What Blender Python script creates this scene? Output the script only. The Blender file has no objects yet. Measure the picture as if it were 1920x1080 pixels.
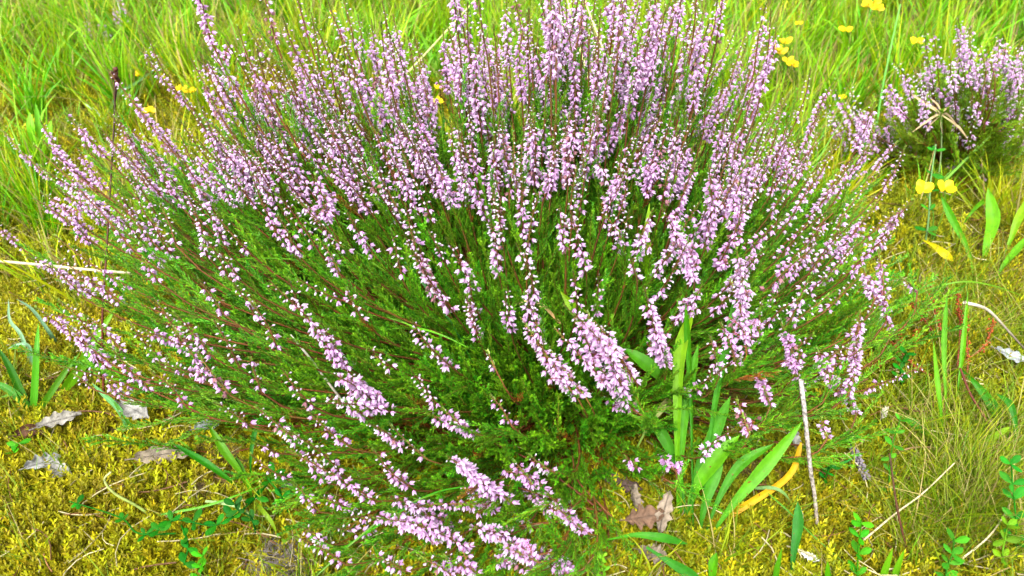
import bpy, math, random
import numpy as np
from mathutils import Vector, Matrix, Quaternion

rng = np.random.default_rng(11)
random.seed(11)
scene = bpy.context.scene
col = scene.collection

# ------------------------------------------------------------------ camera
CAMH = 0.65
PITCH = math.radians(38.0)
FPX = 1397.0                       # focal length in pixels of a 1920 wide picture
cam_d = bpy.data.cameras.new("camera")
cam = bpy.data.objects.new("camera", cam_d)
col.objects.link(cam)
cam.location = (0, 0, CAMH)
cam.rotation_euler = (math.pi / 2 - PITCH, 0, 0)
cam_d.sensor_width = 36.0
cam_d.lens = 36.0 * FPX / 1920.0
cam_d.clip_start = 0.02
cam_d.clip_end = 300.0
cam_d.dof.use_dof = True
cam_d.dof.focus_distance = 0.78
cam_d.dof.aperture_fstop = 8.0
scene.camera = cam

# ------------------------------------------------------------------ world, sun, exposure
SUN_EL, SUN_AZ = math.radians(58), math.radians(200)
world = bpy.data.worlds.new("World")
scene.world = world
world.use_nodes = True
wn = world.node_tree
wn.nodes.clear()
w_out = wn.nodes.new("ShaderNodeOutputWorld")
w_bg = wn.nodes.new("ShaderNodeBackground")
w_sky = wn.nodes.new("ShaderNodeTexSky")
w_hs = wn.nodes.new("ShaderNodeHueSaturation")
w_sky.sky_type = 'NISHITA'
w_sky.sun_disc = False
w_sky.sun_elevation = SUN_EL
w_sky.sun_rotation = SUN_AZ
w_sky.air_density = 1.0
w_sky.dust_density = 4.0
w_hs.inputs['Saturation'].default_value = 0.25      # a pale cloud-veiled sky
w_bg.inputs['Strength'].default_value = 0.15
wn.links.new(w_sky.outputs[0], w_hs.inputs['Color'])
wn.links.new(w_hs.outputs[0], w_bg.inputs['Color'])
wn.links.new(w_bg.outputs[0], w_out.inputs[0])
sun_d = bpy.data.lights.new("sun", 'SUN')
sun = bpy.data.objects.new("sun", sun_d)
col.objects.link(sun)
sun_d.energy = 1.5
sun_d.angle = math.radians(22)
sun_d.color = (1.0, 0.96, 0.90)
sun.location = (0, 0, 5)
_sdir = Vector((math.sin(SUN_AZ) * math.cos(SUN_EL), math.cos(SUN_AZ) * math.cos(SUN_EL), math.sin(SUN_EL)))
sun.rotation_euler = _sdir.to_track_quat('Z', 'Y').to_euler()
scene.view_settings.view_transform = 'Standard'
scene.view_settings.look = 'None'
scene.view_settings.gamma = 1.0
scene.view_settings.exposure = 2.25
scene.cycles.use_adaptive_sampling = True
scene.cycles.adaptive_threshold = 0.03
scene.cycles.max_bounces = 5
scene.cycles.diffuse_bounces = 2
scene.cycles.transmission_bounces = 3
scene.cycles.transparent_max_bounces = 4
scene.cycles.caustics_reflective = False
scene.cycles.caustics_refractive = False

# ------------------------------------------------------------------ maths helpers
CAM = np.array([0.0, 0.0, CAMH])
FWD = np.array([0, math.cos(PITCH), -math.sin(PITCH)])
UP = np.array([0, math.sin(PITCH), math.cos(PITCH)])
RIGHT = np.array([1.0, 0, 0])
GAIN = 1.9


def S(r, g, b, k=1.0):
    """colour seen in daylight (0-255) -> linear albedo"""
    c = np.array([r, g, b]) / 255.0
    lin = np.where(c <= 0.04045, c / 12.92, ((c + 0.055) / 1.055) ** 2.4)
    return np.clip(lin / GAIN * k, 0.001, 0.8)


def ray(px, py):
    return RIGHT * ((px - 960) / FPX) + UP * (-(py - 540) / FPX) + FWD


def terrain(x, y):
    x = np.asarray(x, float); y = np.asarray(y, float)
    z = 0.007 * np.sin(11.3 * x + 2.1 * np.sin(7 * y)) * np.sin(13.7 * y + 1.3)
    z = z + 0.004 * np.sin(37 * x + 3 * np.sin(21 * y)) * np.sin(33 * y + 2 * np.sin(17 * x))
    z = z + 0.012 * np.sin(3.1 * x + 0.5) * np.sin(2.7 * y)
    return z


def pz(px, py, z=0.0):
    """point where the line of sight meets height z above the ground"""
    d = ray(px, py)
    p = CAM.copy()
    zz = z
    for _ in range(5):
        t = (zz - CAMH) / d[2]
        p = CAM + d * t
        zz = z + float(terrain(p[0], p[1]))
    return p


def py_plane(px, py, y):
    d = ray(px, py)
    return CAM + d * (y / d[1])


def depth_of(p):
    return float(np.dot(np.asarray(p) - CAM, FWD))


def nrm(v):
    v = np.asarray(v, float)
    return v / (np.linalg.norm(v, axis=-1, keepdims=True) + 1e-12)


def catmull(pts, n):
    P = np.asarray(pts, float)
    if len(P) == 2:
        return P[0] + (P[1] - P[0]) * np.linspace(0, 1, n)[:, None]
    Q = np.vstack([2 * P[0] - P[1], P, 2 * P[-1] - P[-2]])
    k = len(P) - 1
    ts = np.linspace(0, k - 1e-6, n)
    out = []
    for t in ts:
        i = int(t); f = t - i
        a, b, c, d = Q[i], Q[i + 1], Q[i + 2], Q[i + 3]
        out.append(0.5 * (2 * b + (c - a) * f + (2 * a - 5 * b + 4 * c - d) * f * f + (3 * b - a - 3 * c + d) * f ** 3))
    return np.array(out)


def bezier(a, b, c, d, n):
    t = np.linspace(0, 1, n)[:, None]
    return a * (1 - t) ** 3 + 3 * b * t * (1 - t) ** 2 + 3 * c * t * t * (1 - t) + d * t ** 3


def frames(path):
    T = nrm(np.gradient(path, axis=0))
    ref = np.array([0.13, 0.31, 0.94])
    if abs(np.dot(T[0], ref)) > 0.9:
        ref = np.array([1.0, 0.1, 0])
    N = np.zeros_like(T)
    n = nrm(ref - T[0] * np.dot(ref, T[0]))
    for i in range(len(T)):
        n = nrm(n - T[i] * np.dot(n, T[i]))
        N[i] = n
    B = np.cross(T, N)
    return T, N, B


class MB:
    """collects triangles with a colour per vertex and a material slot per face"""
    def __init__(self):
        self.v, self.f, self.c, self.m = [], [], [], []
        self.n = 0

    def add(self, v, f, c, m=0):
        v = np.asarray(v, np.float32).reshape(-1, 3)
        f = np.asarray(f, np.int32).reshape(-1, 3)
        c = np.asarray(c, np.float32)
        if c.ndim == 1:
            c = np.repeat(c[None], len(v), 0)
        self.v.append(v); self.f.append(f + self.n); self.c.append(c)
        self.m.append(np.full(len(f), m, np.int32))
        self.n += len(v)

    def tube(self, path, r, sides=4, color=(0.1, 0.1, 0.1), color2=None, m=0):
        path = np.asarray(path, float)
        k = len(path)
        r = np.broadcast_to(np.asarray(r, float), (k,))
        T, N, B = frames(path)
        a = np.arange(sides) / sides * 2 * math.pi
        v = path[:, None] + r[:, None, None] * (np.cos(a)[None, :, None] * N[:, None] + np.sin(a)[None, :, None] * B[:, None])
        i = np.arange(k - 1)[:, None] * sides
        j = np.arange(sides)[None]
        j2 = (j + 1) % sides
        q = np.stack([i + j, i + j2, i + sides + j2, i + sides + j], -1).reshape(-1, 4)
        f = np.vstack([q[:, [0, 1, 2]], q[:, [0, 2, 3]]])
        c1 = np.asarray(color, float)
        if color2 is None:
            cc = np.repeat(c1[None], k, 0)
        else:
            s = np.linspace(0, 1, k)[:, None]
            cc = c1 * (1 - s) + np.asarray(color2, float) * s
        self.add(v.reshape(-1, 3), f, np.repeat(cc, sides, 0), m)

    def ribbon(self, path, w, side, color, color2=None, fold=0.25, across=3, stripe=0.0, m=0):
        """leaf blade along a path; side = width directions, w = half widths"""
        path = np.asarray(path, float)
        k = len(path)
        T = nrm(np.gradient(path, axis=0))
        side = np.broadcast_to(np.asarray(side, float), (k, 3))
        side = nrm(side - T * np.sum(side * T, 1, keepdims=True))
        up = np.cross(side, T)
        u = np.linspace(-1, 1, across)
        w = np.asarray(w, float)
        v = path[:, None] + side[:, None] * (w[:, None] * u[None])[..., None] + up[:, None] * (w[:, None] * (fold * np.abs(u))[None])[..., None]
        i = np.arange(k - 1)[:, None] * across
        j = np.arange(across - 1)[None]
        q = np.stack([i + j, i + j + 1, i + across + j + 1, i + across + j], -1).reshape(-1, 4)
        f = np.vstack([q[:, [0, 1, 2]], q[:, [0, 2, 3]]])
        s = np.linspace(0, 1, k)[:, None]
        c1 = np.asarray(color, float)
        cc = np.repeat(c1[None], k, 0) if color2 is None else c1 * (1 - s) + np.asarray(color2, float) * s
        cc = np.repeat(cc[:, None], across, 1)
        if stripe:
            st = 1 + stripe * np.where(np.arange(across) % 2 == 0, 1, -1)
            st[across // 2] += stripe * 1.2
            cc = cc * st[None, :, None]
        self.add(v.reshape(-1, 3), f, cc.reshape(-1, 3), m)

    def stamp(self, tv, tf, tc, M, T, tint=None, m=0):
        """many copies of a small template; M (k,3,3), T (k,3)"""
        M = np.asarray(M, float); T = np.asarray(T, float)
        k = len(T)
        if k == 0:
            return
        v = np.einsum('kij,nj->kni', M, tv) + T[:, None]
        f = (tf[None] + (np.arange(k) * len(tv))[:, None, None]).reshape(-1, 3)
        c = np.repeat(tc[None], k, 0)
        if tint is not None:
            c = c * np.asarray(tint)[:, None]
        self.add(v.reshape(-1, 3), f, c.reshape(-1, 3), m)

    def mesh(self, name, mats, smooth=True):
        me = bpy.data.meshes.new(name)
        if not self.v:
            return me
        v = np.concatenate(self.v); f = np.concatenate(self.f); c = np.concatenate(self.c); m = np.concatenate(self.m)
        me.vertices.add(len(v)); me.vertices.foreach_set("co", v.ravel())
        me.loops.add(len(f) * 3); me.loops.foreach_set("vertex_index", f.ravel())
        me.polygons.add(len(f))
        me.polygons.foreach_set("loop_start", np.arange(0, len(f) * 3, 3, dtype=np.int32))
        me.polygons.foreach_set("loop_total", np.full(len(f), 3, np.int32))
        me.polygons.foreach_set("material_index", m)
        me.polygons.foreach_set("use_smooth", np.full(len(f), smooth, bool))
        at = me.attributes.new("Col", 'FLOAT_COLOR', 'POINT')
        ca = np.ones((len(v), 4), np.float32); ca[:, :3] = np.clip(c, 0, 1)
        at.data.foreach_set("color", ca.ravel())
        for mt in (mats if isinstance(mats, (list, tuple)) else [mats]):
            me.materials.append(mt)
        me.update(calc_edges=True)
        me.validate()
        return me

    def build(self, name, mats, parent=None, smooth=True):
        return link(name, self.mesh(name, mats, smooth), parent)


def link(name, data, parent=None, loc=None):
    o = bpy.data.objects.new(name, data)
    col.objects.link(o)
    if parent is not None:
        o.parent = parent
        if any(abs(x) > 0 for x in parent.location):
            o.matrix_parent_inverse = Matrix.Translation(-parent.location)
    if loc is not None:
        o.location = loc
    return o


def tag(o, label=None, cat=None, group=None, kind=None):
    if label: o["label"] = label
    if cat: o["category"] = cat
    if group: o["group"] = group
    if kind: o["kind"] = kind
    return o


def empty(name, loc, label, cat, group=None):
    o = bpy.data.objects.new(name, None)
    col.objects.link(o)
    o.empty_display_size = 0.02
    o.location = Vector([float(x) for x in loc])
    return tag(o, label, cat, group)


# ------------------------------------------------------------------ materials
def mat(name, rough=0.55, trans=0.0, spec=0.3, vary=0.25, noise=0.0, noise_scale=300.0, spots=None, bump=0.0, hue=0.02):
    m = bpy.data.materials.new(name)
    m.use_nodes = True
    nt = m.node_tree
    N = nt.nodes; L = nt.links
    bs = N['Principled BSDF']; out = N['Material Output']
    a = N.new("ShaderNodeAttribute"); a.attribute_name = "Col"
    oi = N.new("ShaderNodeObjectInfo")
    hs = N.new("ShaderNodeHueSaturation")
    mr = N.new("ShaderNodeMapRange")
    mr.inputs['To Min'].default_value = 1 - vary; mr.inputs['To Max'].default_value = 1 + vary
    L.new(oi.outputs['Random'], mr.inputs['Value'])
    L.new(mr.outputs[0], hs.inputs['Value'])
    mh = N.new("ShaderNodeMapRange")
    mm = N.new("ShaderNodeMath"); mm.operation = 'FRACT'
    mx = N.new("ShaderNodeMath"); mx.operation = 'MULTIPLY'; mx.inputs[1].default_value = 17.31
    L.new(oi.outputs['Random'], mx.inputs[0]); L.new(mx.outputs[0], mm.inputs[0]); L.new(mm.outputs[0], mh.inputs['Value'])
    mh.inputs['To Min'].default_value = 0.5 - hue; mh.inputs['To Max'].default_value = 0.5 + hue
    L.new(mh.outputs[0], hs.inputs['Hue'])
    L.new(a.outputs['Color'], hs.inputs['Color'])
    c = hs.outputs[0]
    tc = N.new("ShaderNodeTexCoord")
    if noise:
        nz = N.new("ShaderNodeTexNoise"); nz.inputs['Scale'].default_value = noise_scale; nz.inputs['Detail'].default_value = 4
        L.new(tc.outputs['Object'], nz.inputs['Vector'])
        r = N.new("ShaderNodeMapRange"); r.inputs['From Min'].default_value = 0.3; r.inputs['From Max'].default_value = 0.7
        r.inputs['To Min'].default_value = 1 - noise; r.inputs['To Max'].default_value = 1 + noise
        L.new(nz.outputs['Fac'], r.inputs['Value'])
        mu = N.new("ShaderNodeMix"); mu.data_type = 'RGBA'; mu.blend_type = 'MULTIPLY'; mu.inputs['Factor'].default_value = 1
        L.new(c, mu.inputs['A']); L.new(r.outputs[0], mu.inputs['B'])
        c = mu.outputs['Result']
    if spots is not None:
        nz = N.new("ShaderNodeTexNoise"); nz.inputs['Scale'].default_value = 170; nz.inputs['Detail'].default_value = 2
        L.new(tc.outputs['Object'], nz.inputs['Vector'])
        r = N.new("ShaderNodeMapRange"); r.inputs['From Min'].default_value = 0.70; r.inputs['From Max'].default_value = 0.74
        L.new(nz.outputs['Fac'], r.inputs['Value'])
        mu = N.new("ShaderNodeMix"); mu.data_type = 'RGBA'
        L.new(r.outputs[0], mu.inputs['Factor']); L.new(c, mu.inputs['A']); mu.inputs['B'].default_value = (*spots, 1)
        c = mu.outputs['Result']
    L.new(c, bs.inputs['Base Color'])
    bs.inputs['Roughness'].default_value = rough
    bs.inputs['Specular IOR Level'].default_value = spec
    if bump:
        nb = N.new("ShaderNodeTexNoise"); nb.inputs['Scale'].default_value = 420; nb.inputs['Detail'].default_value = 3
        L.new(tc.outputs['Object'], nb.inputs['Vector'])
        b = N.new("ShaderNodeBump"); b.inputs['Strength'].default_value = bump; b.inputs['Distance'].default_value = 0.002
        L.new(nb.outputs['Fac'], b.inputs['Height']); L.new(b.outputs[0], bs.inputs['Normal'])
    if trans:
        tr = N.new("ShaderNodeBsdfTranslucent")
        L.new(c, tr.inputs['Color'])
        mix = N.new("ShaderNodeMixShader"); mix.inputs[0].default_value = trans
        L.new(bs.outputs[0], mix.inputs[1]); L.new(tr.outputs[0], mix.inputs[2])
        L.new(mix.outputs[0], out.inputs['Surface'])
    return m


M_SHOOT = mat("heather_leaf", 0.5, 0.25, 0.3, 0.28, hue=0.018)
M_STEM = mat("heather_stem", 0.65, 0, 0.2, 0.2, noise=0.25, noise_scale=500)
M_FLOWER = mat("heather_petal", 0.6, 0.3, 0.2, 0.08, hue=0.006)
M_GRASS = mat("grass_blade", 0.5, 0.4, 0.25, 0.3, hue=0.02)
M_LEAF = mat("broad_leaf", 0.55, 0.35, 0.18, 0.06, noise=0.18, noise_scale=120, spots=S(120, 80, 20), bump=0.15, hue=0.004)
M_CLOVER = mat("clover_leaf", 0.65, 0.35, 0.12, 0.2, noise=0.15, noise_scale=150, hue=0.01)
M_MOSS = mat("moss_leaf", 0.6, 0.3, 0.2, 0.3, hue=0.022)
M_STRAW = mat("dry_straw", 0.6, 0.1, 0.3, 0.15, noise=0.3, noise_scale=160, hue=0.008)
M_DEAD = mat("dead_leaf", 0.7, 0.15, 0.2, 0.1, noise=0.45, noise_scale=90, bump=0.5, hue=0.006)
M_YELLOW = mat("yellow_petal", 0.5, 0.3, 0.2, 0.06, hue=0.006)
M_BARK = mat("bark", 0.8, 0, 0.15, 0.1, noise=0.7, noise_scale=260, bump=0.8, hue=0.0)


def ground_material():
    m = bpy.data.materials.new("soil_and_moss")
    m.use_nodes = True
    nt = m.node_tree; N = nt.nodes; L = nt.links
    bs = N['Principled BSDF']
    tc = N.new("ShaderNodeTexCoord")
    n1 = N.new("ShaderNodeTexNoise"); n1.inputs['Scale'].default_value = 9; n1.inputs['Detail'].default_value = 8
    n2 = N.new("ShaderNodeTexNoise"); n2.inputs['Scale'].default_value = 160; n2.inputs['Detail'].default_value = 6
    L.new(tc.outputs['Object'], n1.inputs['Vector']); L.new(tc.outputs['Object'], n2.inputs['Vector'])
    r1 = N.new("ShaderNodeValToRGB")
    e = r1.color_ramp.elements
    e[0].position = 0.35; e[0].color = (*S(90, 70, 25), 1)
    e[1].position = 0.65; e[1].color = (*S(135, 120, 20), 1)
    L.new(n1.outputs['Fac'], r1.inputs['Fac'])
    r2 = N.new("ShaderNodeMapRange"); r2.inputs['From Min'].default_value = 0.3; r2.inputs['From Max'].default_value = 0.7
    r2.inputs['To Min'].default_value = 0.45; r2.inputs['To Max'].default_value = 1.3
    L.new(n2.outputs['Fac'], r2.inputs['Value'])
    mu = N.new("ShaderNodeMix"); mu.data_type = 'RGBA'; mu.blend_type = 'MULTIPLY'; mu.inputs['Factor'].default_value = 1
    L.new(r1.outputs['Color'], mu.inputs['A']); L.new(r2.outputs[0], mu.inputs['B'])
    L.new(mu.outputs['Result'], bs.inputs['Base Color'])
    bs.inputs['Roughness'].default_value = 0.95
    b = N.new("ShaderNodeBump"); b.inputs['Strength'].default_value = 0.8; b.inputs['Distance'].default_value = 0.006
    L.new(n2.outputs['Fac'], b.inputs['Height']); L.new(b.outputs[0], bs.inputs['Normal'])
    return m


# ------------------------------------------------------------------ ground sheet
def build_ground():
    xs = np.concatenate([[-150, -40, -12, -6], np.linspace(-3, 3, 201), [6, 12, 40, 150]])
    ys = np.concatenate([[-150, -40, -10, -2], np.linspace(-0.4, 4.6, 181), [8, 15, 45, 150]])
    X, Y = np.meshgrid(xs, ys)
    Z = terrain(X, Y) * ((np.abs(X) < 3.1) & (Y > -0.5) & (Y < 4.7))
    v = np.stack([X, Y, Z], -1).reshape(-1, 3)
    nx, ny = len(xs), len(ys)
    i = (np.arange(ny - 1)[:, None] * nx + np.arange(nx - 1)[None]).ravel()
    f = np.vstack([np.stack([i, i + 1, i + nx + 1], -1), np.stack([i, i + nx + 1, i + nx], -1)])
    mb = MB(); mb.add(v, f, np.array([0.1, 0.08, 0.03]))
    o = mb.build("ground", ground_material())
    tag(o, "brown mossy meadow soil under the moss and grass", "ground", kind="structure")


build_ground()

# ------------------------------------------------------------------ scatter by geometry nodes (for stuff only)
def scatter(name, P, rot, scl, var, protos, parent=None):
    me = bpy.data.meshes.new(name)
    n = len(P)
    me.vertices.add(n)
    me.vertices.foreach_set("co", np.asarray(P, np.float32).ravel())
    a = me.attributes.new("rot", 'FLOAT_VECTOR', 'POINT'); a.data.foreach_set("vector", np.asarray(rot, np.float32).ravel())
    a = me.attributes.new("scl", 'FLOAT', 'POINT'); a.data.foreach_set("value", np.asarray(scl, np.float32))
    a = me.attributes.new("vix", 'INT', 'POINT'); a.data.foreach_set("value", np.asarray(var, np.int32))
    cl = bpy.data.collections.new(name + "_kinds")
    for i, pm in enumerate(protos):
        cl.objects.link(bpy.data.objects.new("%s_kind_%02d" % (name, i), pm))
    o = link(name, me, parent)
    ng = bpy.data.node_groups.new(name + "_nodes", 'GeometryNodeTree')
    ng.interface.new_socket("Geometry", in_out='INPUT', socket_type='NodeSocketGeometry')
    ng.interface.new_socket("Geometry", in_out='OUTPUT', socket_type='NodeSocketGeometry')
    N = ng.nodes; L = ng.links
    gi = N.new("NodeGroupInput"); go = N.new("NodeGroupOutput")
    ip = N.new("GeometryNodeInstanceOnPoints")
    ci = N.new("GeometryNodeCollectionInfo")
    ci.inputs['Collection'].default_value = cl
    ci.inputs['Separate Children'].default_value = True
    ci.inputs['Reset Children'].default_value = True

    def named(t, nm):
        x = N.new("GeometryNodeInputNamedAttribute"); x.data_type = t; x.inputs['Name'].default_value = nm
        return x.outputs['Attribute']
    e2r = N.new("FunctionNodeEulerToRotation")
    L.new(named('FLOAT_VECTOR', "rot"), e2r.inputs[0])
    L.new(gi.outputs[0], ip.inputs['Points'])
    L.new(ci.outputs[0], ip.inputs['Instance'])
    ip.inputs['Pick Instance'].default_value = True
    L.new(named('INT', "vix"), ip.inputs['Instance Index'])
    L.new(e2r.outputs[0], ip.inputs['Rotation'])
    L.new(named('FLOAT', "scl"), ip.inputs['Scale'])
    L.new(ip.outputs[0], go.inputs[0])
    md = o.modifiers.new("scatter", 'NODES'); md.node_group = ng
    o["kind"] = "stuff"
    return o


def dir_quat(d, roll):
    q = Vector([float(x) for x in d]).to_track_quat('Z', 'Y')
    return q @ Quaternion((0, 0, 1), roll)


# ------------------------------------------------------------------ heather: small templates
def bell_template(hi=True):
    v, f, c = [], [], []
    base = S(240, 191, 241); tip = S(255, 244, 255); mid = S(222, 156, 228)
    rows = [(0.02, 0.10, 0.7), (0.32, 0.40, 0.80), (0.68, 0.47, 0.62)] if hi else [(0.02, 0.10, 0.7), (0.5, 0.46, 0.75)]
    for k in range(4):
        a0 = k * math.pi / 2 + (0.12 if k % 2 else -0.1)
        st = len(v)
        for i, (z, r, sp) in enumerate(rows):
            for u in (-1, 0, 1):
                rr = r * (1.0 if u == 0 else 0.93)
                v.append((rr * math.cos(a0 + u * sp), rr * math.sin(a0 + u * sp), z))
                c.append(mid if i == 0 else base)
        v.append((0.62 * math.cos(a0), 0.62 * math.sin(a0), 1.05)); c.append(tip)
        for i in range(len(rows) - 1):
            for j in range(2):
                p = st + i * 3 + j
                f += [(p, p + 1, p + 4), (p, p + 4, p + 3)]
        l = st + (len(rows) - 1) * 3; t = len(v) - 1
        f += [(l, l + 1, t), (l + 1, l + 2, t)]
    st = len(v)                                        # stamens and style
    for (x, y, z) in ((0.09, 0, 0.2), (-0.05, 0.08, 0.2), (-0.05, -0.08, 0.2), (0.0, 0.0, 1.15)):
        v.append((x, y, z)); c.append(S(150, 80, 90) if z < 1 else S(215, 150, 190))
    f += [(st, st + 1, st + 3), (st + 1, st + 2, st + 3), (st + 2, st, st + 3)]
    st = len(v)                                        # small bract at the base
    for k in range(3):
        a = k * 2.094; v.append((0.22 * math.cos(a), 0.22 * math.sin(a), 0.1)); c.append(S(150, 95, 60))
    v.append((0, 0, -0.12)); c.append(S(120, 85, 40))
    f += [(st, st + 1, st + 3), (st + 1, st + 2, st + 3), (st + 2, st, st + 3)]
    return np.array(v), np.array(f), np.array(c)


def bud_template():
    v = [(0, 0, 0)]; c = [S(160, 95, 95)]
    n = 5
    for (z, r, cc) in ((0.22, 0.19, S(222, 190, 226)), (0.62, 0.25, S(250, 240, 250))):
        for k in range(n):
            a = k / n * 6.283 + z
            v.append((r * math.cos(a), r * math.sin(a), z)); c.append(cc)
    v.append((0, 0, 1.02)); c.append(S(246, 226, 242))
    f = []
    for k in range(n):
        k2 = (k + 1) % n
        f += [(0, 1 + k2, 1 + k), (1 + k, 1 + k2, 6 + k2), (1 + k, 6 + k2, 6 + k), (6 + k, 6 + k2, 11)]
    return np.array(v), np.array(f), np.array(c)


BELL = bell_template(True)
BELL_LO = bell_template(False)
BUD = bud_template()
LEAFQ_V = np.array([(0, 0, 0), (0.5, 0.12, 0.5), (0, 0.05, 1.0), (-0.5, 0.12, 0.5)])
LEAFQ_F = np.array([(0, 1, 2), (0, 2, 3)])


def basis(d, roll):
    """rotation matrices whose z column is d; d (k,3)"""
    d = nrm(d)
    ref = np.where(np.abs(d[:, 2:3]) > 0.9, np.array([[1.0, 0, 0]]), np.array([[0, 0, 1.0]]))
    x = nrm(np.cross(ref, d)); y = np.cross(d, x)
    c, s = np.cos(roll)[:, None], np.sin(roll)[:, None]
    return np.stack([x * c + y * s, -x * s + y * c, d], -1)


def leaf_colors(k, c1, c2):
    t = rng.random((k, 1))
    return c1 * (1 - t) + c2 * t


def shoot_mesh(i, L=0.09, greens=None):
    """leafy heather shoot: a wiry stem with short side shoots packed with scale leaves"""
    mb = MB()
    r = np.random.default_rng(100 + i)
    g1, g2 = greens if greens else (S(62, 140, 10), S(132, 202, 26))
    bend = r.normal(0, 0.06, 2)
    t = np.linspace(0, 1, 7)
    path = np.stack([bend[0] * L * t * t, bend[1] * L * t * t, L * t], -1)
    mb.tube(path, np.linspace(0.0008, 0.0004, 7), 3, S(135, 72, 28), S(120, 140, 40), 1)
    n = int(L / 0.0034)
    D, P, C, W = [], [], [], []
    for k in range(n):
        s = 0.10 + 0.9 * k / n
        p0 = np.array([np.interp(s, t, path[:, j]) for j in range(3)])
        az = k * 2.4 + r.normal(0, 0.3)
        sl = (0.012 * (1 - 0.6 * s) + 0.004) * r.uniform(0.55, 1.3)
        el = r.uniform(0.95, 1.3)
        d = np.array([math.cos(az) * math.cos(el), math.sin(az) * math.cos(el), math.sin(el)])
        m = max(3, int(sl / 0.0015))
        x = nrm(np.cross(d, [0.3, 0.2, 0.9])); y = np.cross(d, x)
        mixv = r.random(); cc = (g1 * (1 - mixv) + g2 * mixv) * r.uniform(0.8, 1.2)
        for q in range(m):
            f = (q + 0.5) / m
            pp = p0 + d * sl * f + np.array([0, 0, 0.10 * sl * f * f])
            for w in (0, 1):
                a = q * 1.57 + w * math.pi
                o = math.cos(a) * x + math.sin(a) * y
                D.append(d * 1.0 + o * 0.42); P.append(pp)
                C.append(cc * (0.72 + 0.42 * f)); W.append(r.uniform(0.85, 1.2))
    for q in range(10):                                  # leaf tuft at the tip
        a = q * 2.4
        D.append(np.array([math.cos(a) * 0.5, math.sin(a) * 0.5, 0.9])); P.append(path[-1] - np.array([0, 0, 0.0005 * q])); C.append(g2); W.append(1.0)
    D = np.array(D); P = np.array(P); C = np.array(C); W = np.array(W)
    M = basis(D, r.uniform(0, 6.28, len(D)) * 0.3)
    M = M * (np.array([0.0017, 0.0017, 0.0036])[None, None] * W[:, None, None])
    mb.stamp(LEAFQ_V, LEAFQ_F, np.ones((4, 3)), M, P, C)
    return mb.mesh("leafy_shoot", [M_SHOOT, M_STEM], smooth=False)


SHOOTS = [shoot_mesh(i, [0.10, 0.12, 0.135, 0.15][i % 4]) for i in range(8)]
SHOOTS_DULL = [shoot_mesh(20 + i, 0.10, (S(100, 150, 10), S(150, 190, 24))) for i in range(3)]
SHOOTS_RUST = [shoot_mesh(40 + i, 0.08, (S(150, 70, 20), S(140, 130, 30))) for i in range(2)]


class Flowers:
    def __init__(self):
        self.bell_M, self.bell_P, self.bell_t = [], [], []
        self.bud_M, self.bud_P, self.bud_t = [], [], []


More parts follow.
